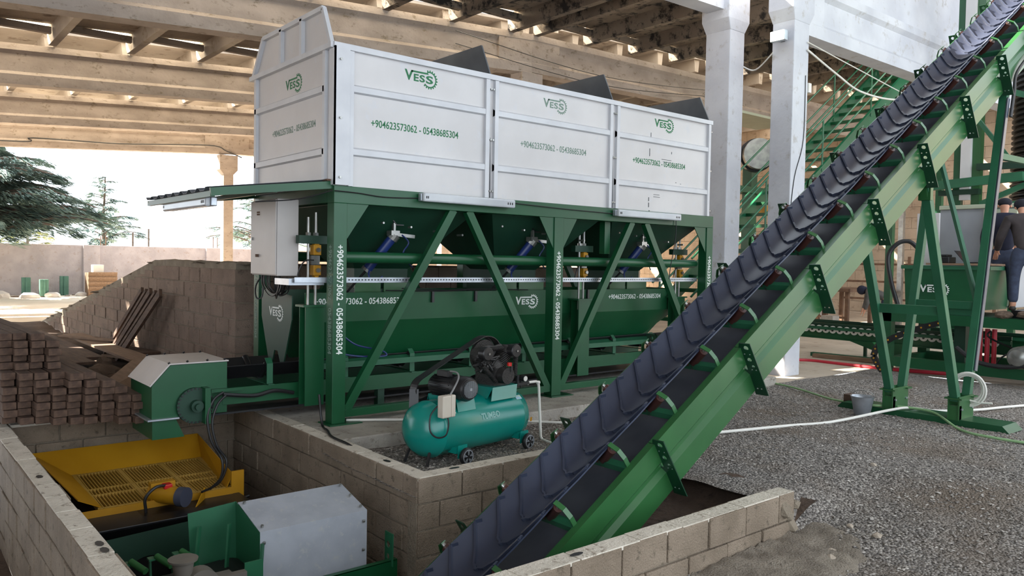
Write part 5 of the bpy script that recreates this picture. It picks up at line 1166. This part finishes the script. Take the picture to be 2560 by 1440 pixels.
tag(MB().blob((2.3, 10.7, .10), (.22, .18, .14), 3, 3, 1, .10).blob((2.45, 10.5, .05), (.2, .15, .09), 5, 3, 1, .12).blob((2.35, 10.85, .2), (.1, .1, .12), 8, 2, 1, .15).build('cloth_sack', SACK, smooth=True), 'crumpled brown sack lying in front of the timber stack', 'sack')
tag(MB().blob((1.0, 9.9, .0), (.5, .25, .09), 13, 3, 1, .06).build('soil_mound', SOIL, smooth=True), 'low mound of soil beyond the back pit wall', 'soil')
# yard
for k, (x, y, h, lb) in enumerate(((5.18, 38-.9, .75, 'leftmost green post stump standing in the yard'), (5.64, 36.0, .70, 'middle green post stump standing in the yard'), (6.6, 37.4, .8, 'rightmost green post stump by the boundary wall'))):
    tag(MB().prism([(x-.15, y, -.15), (x+.15, y, -.15), (x+.15, y, h-.15), (x-.15, y, h-.15)], (0, .25, 0)).box(x-.03, x+.03, y-.06, y, -.15, h-.15).build('post_stump', M('green_stump_paint', (70, 112, 100), (84, 126, 112), 4, .6)), lb, 'post')
pal = thing('pallet_stack', 'wooden pallets stacked on edge with pale blocks by the boundary wall', 'pallets', (7.7, 36.6, -.15))
for k in range(4):
    MB().box(7.25, 8.35, 36.2+k*.17, 36.32+k*.17, -.15, .82).build('pallet', WOODL, pal)
for k in range(5): MB().box(7.25, 8.35, 36.16, 36.2, -.05+k*.2, .05+k*.2).build('pallet_slat', WOODL, pal)
MB().box(7.5, 7.9, 36.5, 36.9, .84, 1.15).build('pale_block', PVC, pal)
for k, (x, y, r, lb) in enumerate(((3.9, 35.6, .5, 'left pale plastic heap on the yard'), (5.0, 35.2, .35, 'white bag heap right of the left heap'), (5.9, 35.9, .3, 'small pale heap between the green stumps'), (7.1, 36.6, .25, 'pale heap left of the pallets'))):
    tag(MB().blob((x, y, -.1), (r, r*.7, r*.5), k, 2, 1, .15).build('rubbish_heap', M('pale_heap', (196, 190, 184), (214, 208, 204), 3, .8)), lb, 'heap')
for k, (x, h, lb) in enumerate(((8.22, .4, 'pair of reinforcing bars above the leftmost visible wall post'), (13.1, .5, 'bundle of reinforcing bars above the right wall post'))):
    tag(MB().cyl((x-.1, 38.1, 1.9), (x-.1, 38.1, 2.0+h), .02, 6).cyl((x+.1, 38.1, 1.9), (x+.1, 38.1, 2.0+h), .02, 6).build('reinforcing_bars', RUSTY), lb, 'steel bars')
for k, (x, h, lb) in enumerate(((9.9, 3.0, 'shorter thin pole beyond the boundary wall'), (10.6, 3.2, 'taller thin pole beyond the boundary wall'))):
    tag(MB().cyl((x, 40, -.2), (x, 40, h-.35), .04, 6).build('pole', BARK), lb, 'pole')

def cedar(nm_lab, x, y, H, R0, seed, z0=-.15, mt=NEEDLE, zmin=1.5, nb=60, sweep=None, tr=.25, nfan=44, pw=.8):
    rr = random.Random(seed)
    t = thing('cedar_tree', nm_lab, 'tree', (x, y, z0))
    MB().tube([(x+.04*math.sin(k), y, z0+(H-z0)*k/8) for k in range(9)], [tr*(1-k/8.5)+.02 for k in range(9)], 10).build('trunk', BARK, t, smooth=True)
    br = MB(); fo = MB(); vs = []; fs = []
    for k in range(nb):
        z = zmin+(H-zmin)*(k+.5)/nb; f = (H-z)/(H-zmin); L = R0*(f**pw)*rr.uniform(.65, 1.05)+.15
        a = rr.random()*6.28 if sweep is None else rr.uniform(*sweep)
        tip = rr.uniform(-.12, .10)*L; pts = []
        for q in range(7):
            u = q/6; pts.append(V((x+math.cos(a)*L*u, y+math.sin(a)*L*u, z+L*.16*math.sin(u*2.6)+tip*u)))
        br.tube(pts, [tr*.28*(1-u/7.5)*min(1, L/2.5)+.008 for u in range(7)], 5)
        d = V((math.cos(a), math.sin(a), 0)); s_ = V((-d.y, d.x, 0))
        for q in range(int(nfan*L/3)+5):
            u = rr.uniform(.12, 1.0); p = pts[min(5, int(u*6))].lerp(pts[min(6, int(u*6)+1)], u*6-int(u*6))
            wd = L*.26*(1.15-u)*rr.uniform(-1, 1)
            c = p+s_*wd+d*rr.uniform(-.1, .2)+V((0, 0, rr.uniform(-.10, .04)*L*.4-abs(wd)*.18))
            l = rr.uniform(.14, .34)*(.6+.15*L)
            dd = (d*rr.uniform(.5, 1)+s_*(wd/(L*.3+.01))*.9+V((0, 0, rr.uniform(-.35, .1)))).normalized()
            sd_ = dd.cross(Z3).normalized()*l*.20
            for j in range(4):
                of = V((rr.uniform(-.09, .09), rr.uniform(-.09, .09), rr.uniform(-.05, .05)))*(.5+L*.3); o = len(vs)
                e = c+of; vs += [e-dd*l*.5, e+sd_*rr.uniform(.4, 1), e+dd*l*.6-V((0, 0, l*.18)), e-sd_*rr.uniform(.4, 1)]
                fs += [(o, o+1, o+2, o+3)]
    br.build('branches', BARK, t, smooth=True)
    fo.add(vs, fs).build('foliage', mt, t); return t
cedar('large dark cedar at the left edge reaching over the boundary wall', 3.4, 34.8, 6.6, 4.4, 5, nb=120, zmin=1.9, nfan=72, pw=.55, sweep=None, tr=.3)
cedar('smaller cedar with bare trunk standing behind the boundary wall', 9.0, 41.5, 5.3, 2.1, 9, nb=46, zmin=1.7, nfan=40, pw=.75, tr=.11)
cedar('yellow green young cedar between the two dark cedars behind the wall', 6.3, 44.5, 3.8, 1.6, 12, mt=NEEDLY, nb=22, zmin=1.6, nfan=30, tr=.09)
# another cedar seen through the batching machine
cedar('cedar behind the boundary wall seen through the gap below the white bins', 16.5, 42, 5.2, 3.0, 15, nb=40, zmin=1.8, nfan=30, tr=.15)
# dark tray of muck and low debris line at the wall foot
db = MB(); rr = random.Random(4)
for k in range(70): db.blob((rr.uniform(-2, 14), 36.4+rr.uniform(-.5, 1.2), -.14), (rr.uniform(.05, .25), .08, .05), k, 1, 1, .3)
tag(db.build('yard_debris', M('debris', (120, 104, 96), (160, 146, 136), 2, .9)), 'scattered debris along the foot of the boundary wall', 'debris', None, 'stuff')

# ============================================================ PEOPLE
def skin_body(name, nodes, edges, mt, parent, sub=2, smooth=True):
    """nodes: (co, (rx, ry)); first node is the root"""
    me = bpy.data.meshes.new(name); me.from_pydata([tuple(n[0]) for n in nodes], edges, []); me.update()
    o = bpy.data.objects.new(name, me); COL.objects.link(o); o.parent = parent
    import bmesh
    bm_ = bmesh.new(); bm_.from_mesh(me); bm_.verts.layers.skin.verify(); bm_.to_mesh(me); bm_.free()
    sk = o.modifiers.new('skin', 'SKIN'); sk.use_smooth_shade = True
    for i, n in enumerate(nodes):
        me.skin_vertices[0].data[i].radius = n[1] if isinstance(n[1], tuple) else (n[1], n[1]); me.skin_vertices[0].data[i].use_root = (i == 0)
    sb_ = o.modifiers.new('sub', 'SUBSURF'); sb_.levels = sub; sb_.render_levels = sub
    me.materials.append(mt); WM[o] = WM[parent]; return o
def person(label, loc, rz, J, cols, hat, cuffs=True):
    """J: joint dict in local coordinates, x forward, z up"""
    jacket, trouser, hatm = cols
    t = thing('person', label, 'person', loc, rz)
    P = {k: V(v) for k, v in J.items()}
    nd = []; ed = []; ix = {}
    def N(k, co, r): ix[k] = len(nd); nd.append((co, r)); return ix[k]
    N('pel', P['pel'], (.115, .085)); N('wst', P['pel'].lerp(P['chest'], .45), (.11, .08)); N('chest', P['chest'], (.13, .09)); N('shb', P['chest'].lerp(P['neck'], .6), (.10, .07)); N('neck', P['neck'], .052); N('hd0', P['neck'].lerp(P['head'], .5), .060); N('hd1', P['head'], (.078, .092)); N('hd2', P['head']+(P['head']-P['neck']).normalized()*.09, (.066, .078))
    ed += [(0, 1), (1, 2), (2, 3), (3, 4), (4, 5), (5, 6), (6, 7)]
    for s in 'LR':
        a = N('sh'+s, P['sh'+s], .066); N('el'+s, P['el'+s], .046); N('wr'+s, P['wr'+s], .030); h = (P['wr'+s]-P['el'+s]).normalized(); N('pm'+s, P['wr'+s]+h*.06, (.036, .018))
        ed += [(ix['shb'], a), (a, a+1), (a+1, a+2), (a+2, a+3)]
        sidev = h.cross(V((1, 0, .2))).normalized() if abs(h.x) < .9 else V((0, 1, 0))
        for q in range(4):
            c = P['wr'+s]+h*.085+sidev*(-.027+.018*q); i = N(f'f{s}{q}', c, .010); e = c+h*(.035+.006*(q in (1, 2)))+V((0, 0, -.006)); N(f'g{s}{q}', e, .0085); N(f'k{s}{q}', e+h*.022+V((.012, 0, -.010)), .0075)
            ed += [(a+3, i), (i, i+1), (i+1, i+2)]
        i = N('t'+s, P['wr'+s]+h*.035+sidev*.035, .011); N('u'+s, P['wr'+s]+h*.065+sidev*.052+V((.012, 0, 0)), .009); ed += [(a+2, i), (i, i+1)]
        b = N('hp'+s, P['hp'+s], .066); N('kn'+s, P['kn'+s], .060); N('an'+s, P['an'+s], .042); N('to'+s, P['an'+s]+V((.13, 0, -.045)), .036)
        ed += [(0, b), (b, b+1), (b+1, b+2), (b+2, b+3)]
    body = skin_body('body', nd, ed, SKIN, t)
    # face
    hd = P['head']; hu = (P['head']-P['neck']).normalized(); fwd = V(J.get('face', (1, 0, 0))).normalized(); sd_ = fwd.cross(hu).normalized()
    fc_ = MB()
    fc_.blob(hd+fwd*.088-hu*.005, .016, 1, 1, 1.3, 0); fc_.build('nose', SKIN, t, local=True, smooth=True)
    for s_ in (-1, 1):
        MB().blob(hd+fwd*.076+sd_*.032*s_+hu*.028, .011, 2, 1, 1, 0).build('eye', BLACK, t, local=True)
        MB().blob(hd+sd_*.085*s_+hu*.0, .020, 2, 1, 1.3, 0).build('ear', SKIN, t, local=True, smooth=True)
    MB().blob(hd+fwd*.080-hu*.042, (.012, .022, .006), 2, 1, 1, 0).build('mouth', M('lips', (150, 90, 80)), t, local=True)
    # clothes
    jn = [(P['pel']-(P['chest']-P['pel'])*.30, (.150, .125)), (P['pel'].lerp(P['chest'], .45), (.160, .125)), (P['chest'], (.185, .135)), (P['chest'].lerp(P['neck'], .6), (.145, .11)), (P['chest'].lerp(P['neck'], 1.12), .082)]
    je = [(0, 1), (1, 2), (2, 3), (3, 4)]
    for s in 'LR':
        i = len(jn); jn += [(P['sh'+s], .088), (P['el'+s], .066), (P['wr'+s]-(P['wr'+s]-P['el'+s]).normalized()*.02, .047)]; je += [(3, i), (i, i+1), (i+1, i+2)]
    skin_body('jacket', jn, je, jacket, t)
    tn = [(P['pel']+(P['chest']-P['pel'])*.2, (.150, .115)), (P['pel'], (.155, .120))]; te_ = [(0, 1)]
    for s in 'LR':
        i = len(tn); tn += [(P['hp'+s].lerp(P['kn'+s], .38), .096), (P['kn'+s], .078), (P['an'+s]+V((0, 0, .03)), .066)]; te_ += [(1, i), (i, i+1), (i+1, i+2)]
    skin_body('trousers', tn, te_, trouser, t)
    for s in 'LR': skin_body('shoe', [(P['an'+s]+V((-.03, 0, -.035)), .046), (P['an'+s]+V((.06, 0, -.04)), .044), (P['an'+s]+V((.16, 0, -.048)), .036)], [(0, 1), (1, 2)], SHOE, t, 1)
    if hat == 'beanie': MB().blob(hd+hu*.055-fwd*.008, .108, 3, 3, .86, .0).build('beanie', hatm, t, local=True, smooth=True)
    if hat == 'cap':
        MB().blob(hd+hu*.06, .103, 3, 3, .72, .0).add([hd+hu*.045+fwd*.09+sd_*.07, hd+hu*.045+fwd*.09-sd_*.07, hd+hu*.03+fwd*.17-sd_*.045, hd+hu*.03+fwd*.17+sd_*.045], [(0, 1, 2, 3)]).build('cap', hatm, t, local=True, smooth=True)
    if hat == 'hood': MB().blob(hd+hu*.01-fwd*.02, .125, 3, 3, 1.02, .0).blob(P['neck']+hu*.03, .10, 3, 3, 1, 0).build('hood', hatm, t, local=True, smooth=True)
    return t
ST_ = dict(pel=(0, 0, .95), chest=(.03, 0, 1.28), neck=(.05, 0, 1.50), head=(.08, 0, 1.63), shL=(.04, .19, 1.42), shR=(.04, -.19, 1.42), elL=(.02, .27, 1.15), elR=(.05, -.27, 1.15), wrL=(.16, .26, .93), wrR=(.22, -.24, .98),
           hpL=(0, .10, .90), hpR=(0, -.10, .90), knL=(.03, .12, .50), knR=(-.02, -.12, .50), anL=(0, .13, .085), anR=(-.06, -.13, .085))
person('person in dark navy jacket and cap standing behind the shiny leg, seen from behind', (13.9, 4.60, .99), math.radians(25), ST_, (NAVY, JEANS, HATC), 'cap')
L2 = dict(ST_); L2.update(chest=(.12, 0, 1.26), neck=(.20, 0, 1.45), head=(.27, 0, 1.565), shL=(.15, .20, 1.37), shR=(.15, -.20, 1.37), elL=(.16, .30, 1.10), elR=(.2, -.3, 1.12), wrL=(.34, .30, .90), wrR=(.38, -.22, .95), face=(1, 0, -.4))
person('person in dark brown jacket and black beanie at the right edge, back to the viewer', (13.35, 4.13, .99), math.radians(30), L2, (BRWN, JEANS, HATC), 'beanie')
L3 = dict(pel=(0, 0, .92), chest=(.30, 0, 1.07), neck=(.50, 0, 1.12), head=(.60, 0, 1.10), shL=(.42, .19, 1.05), shR=(.42, -.19, 1.05), elL=(.46, .24, .78), elR=(.46, -.24, .78), wrL=(.52, .20, .55), wrR=(.54, -.20, .56), face=(.7, 0, -.7),
          hpL=(0, .10, .88), hpR=(0, -.10, .88), knL=(.08, .13, .48), knR=(-.04, -.13, .48), anL=(.02, .14, .085), anR=(-.14, -.14, .085))
person('person in grey jacket and dark blue hood bending forward beside the tall steel post', (21.5, 9.95, -.12), math.radians(120), L3, (GREYC, JEANS, NAVY), 'hood')
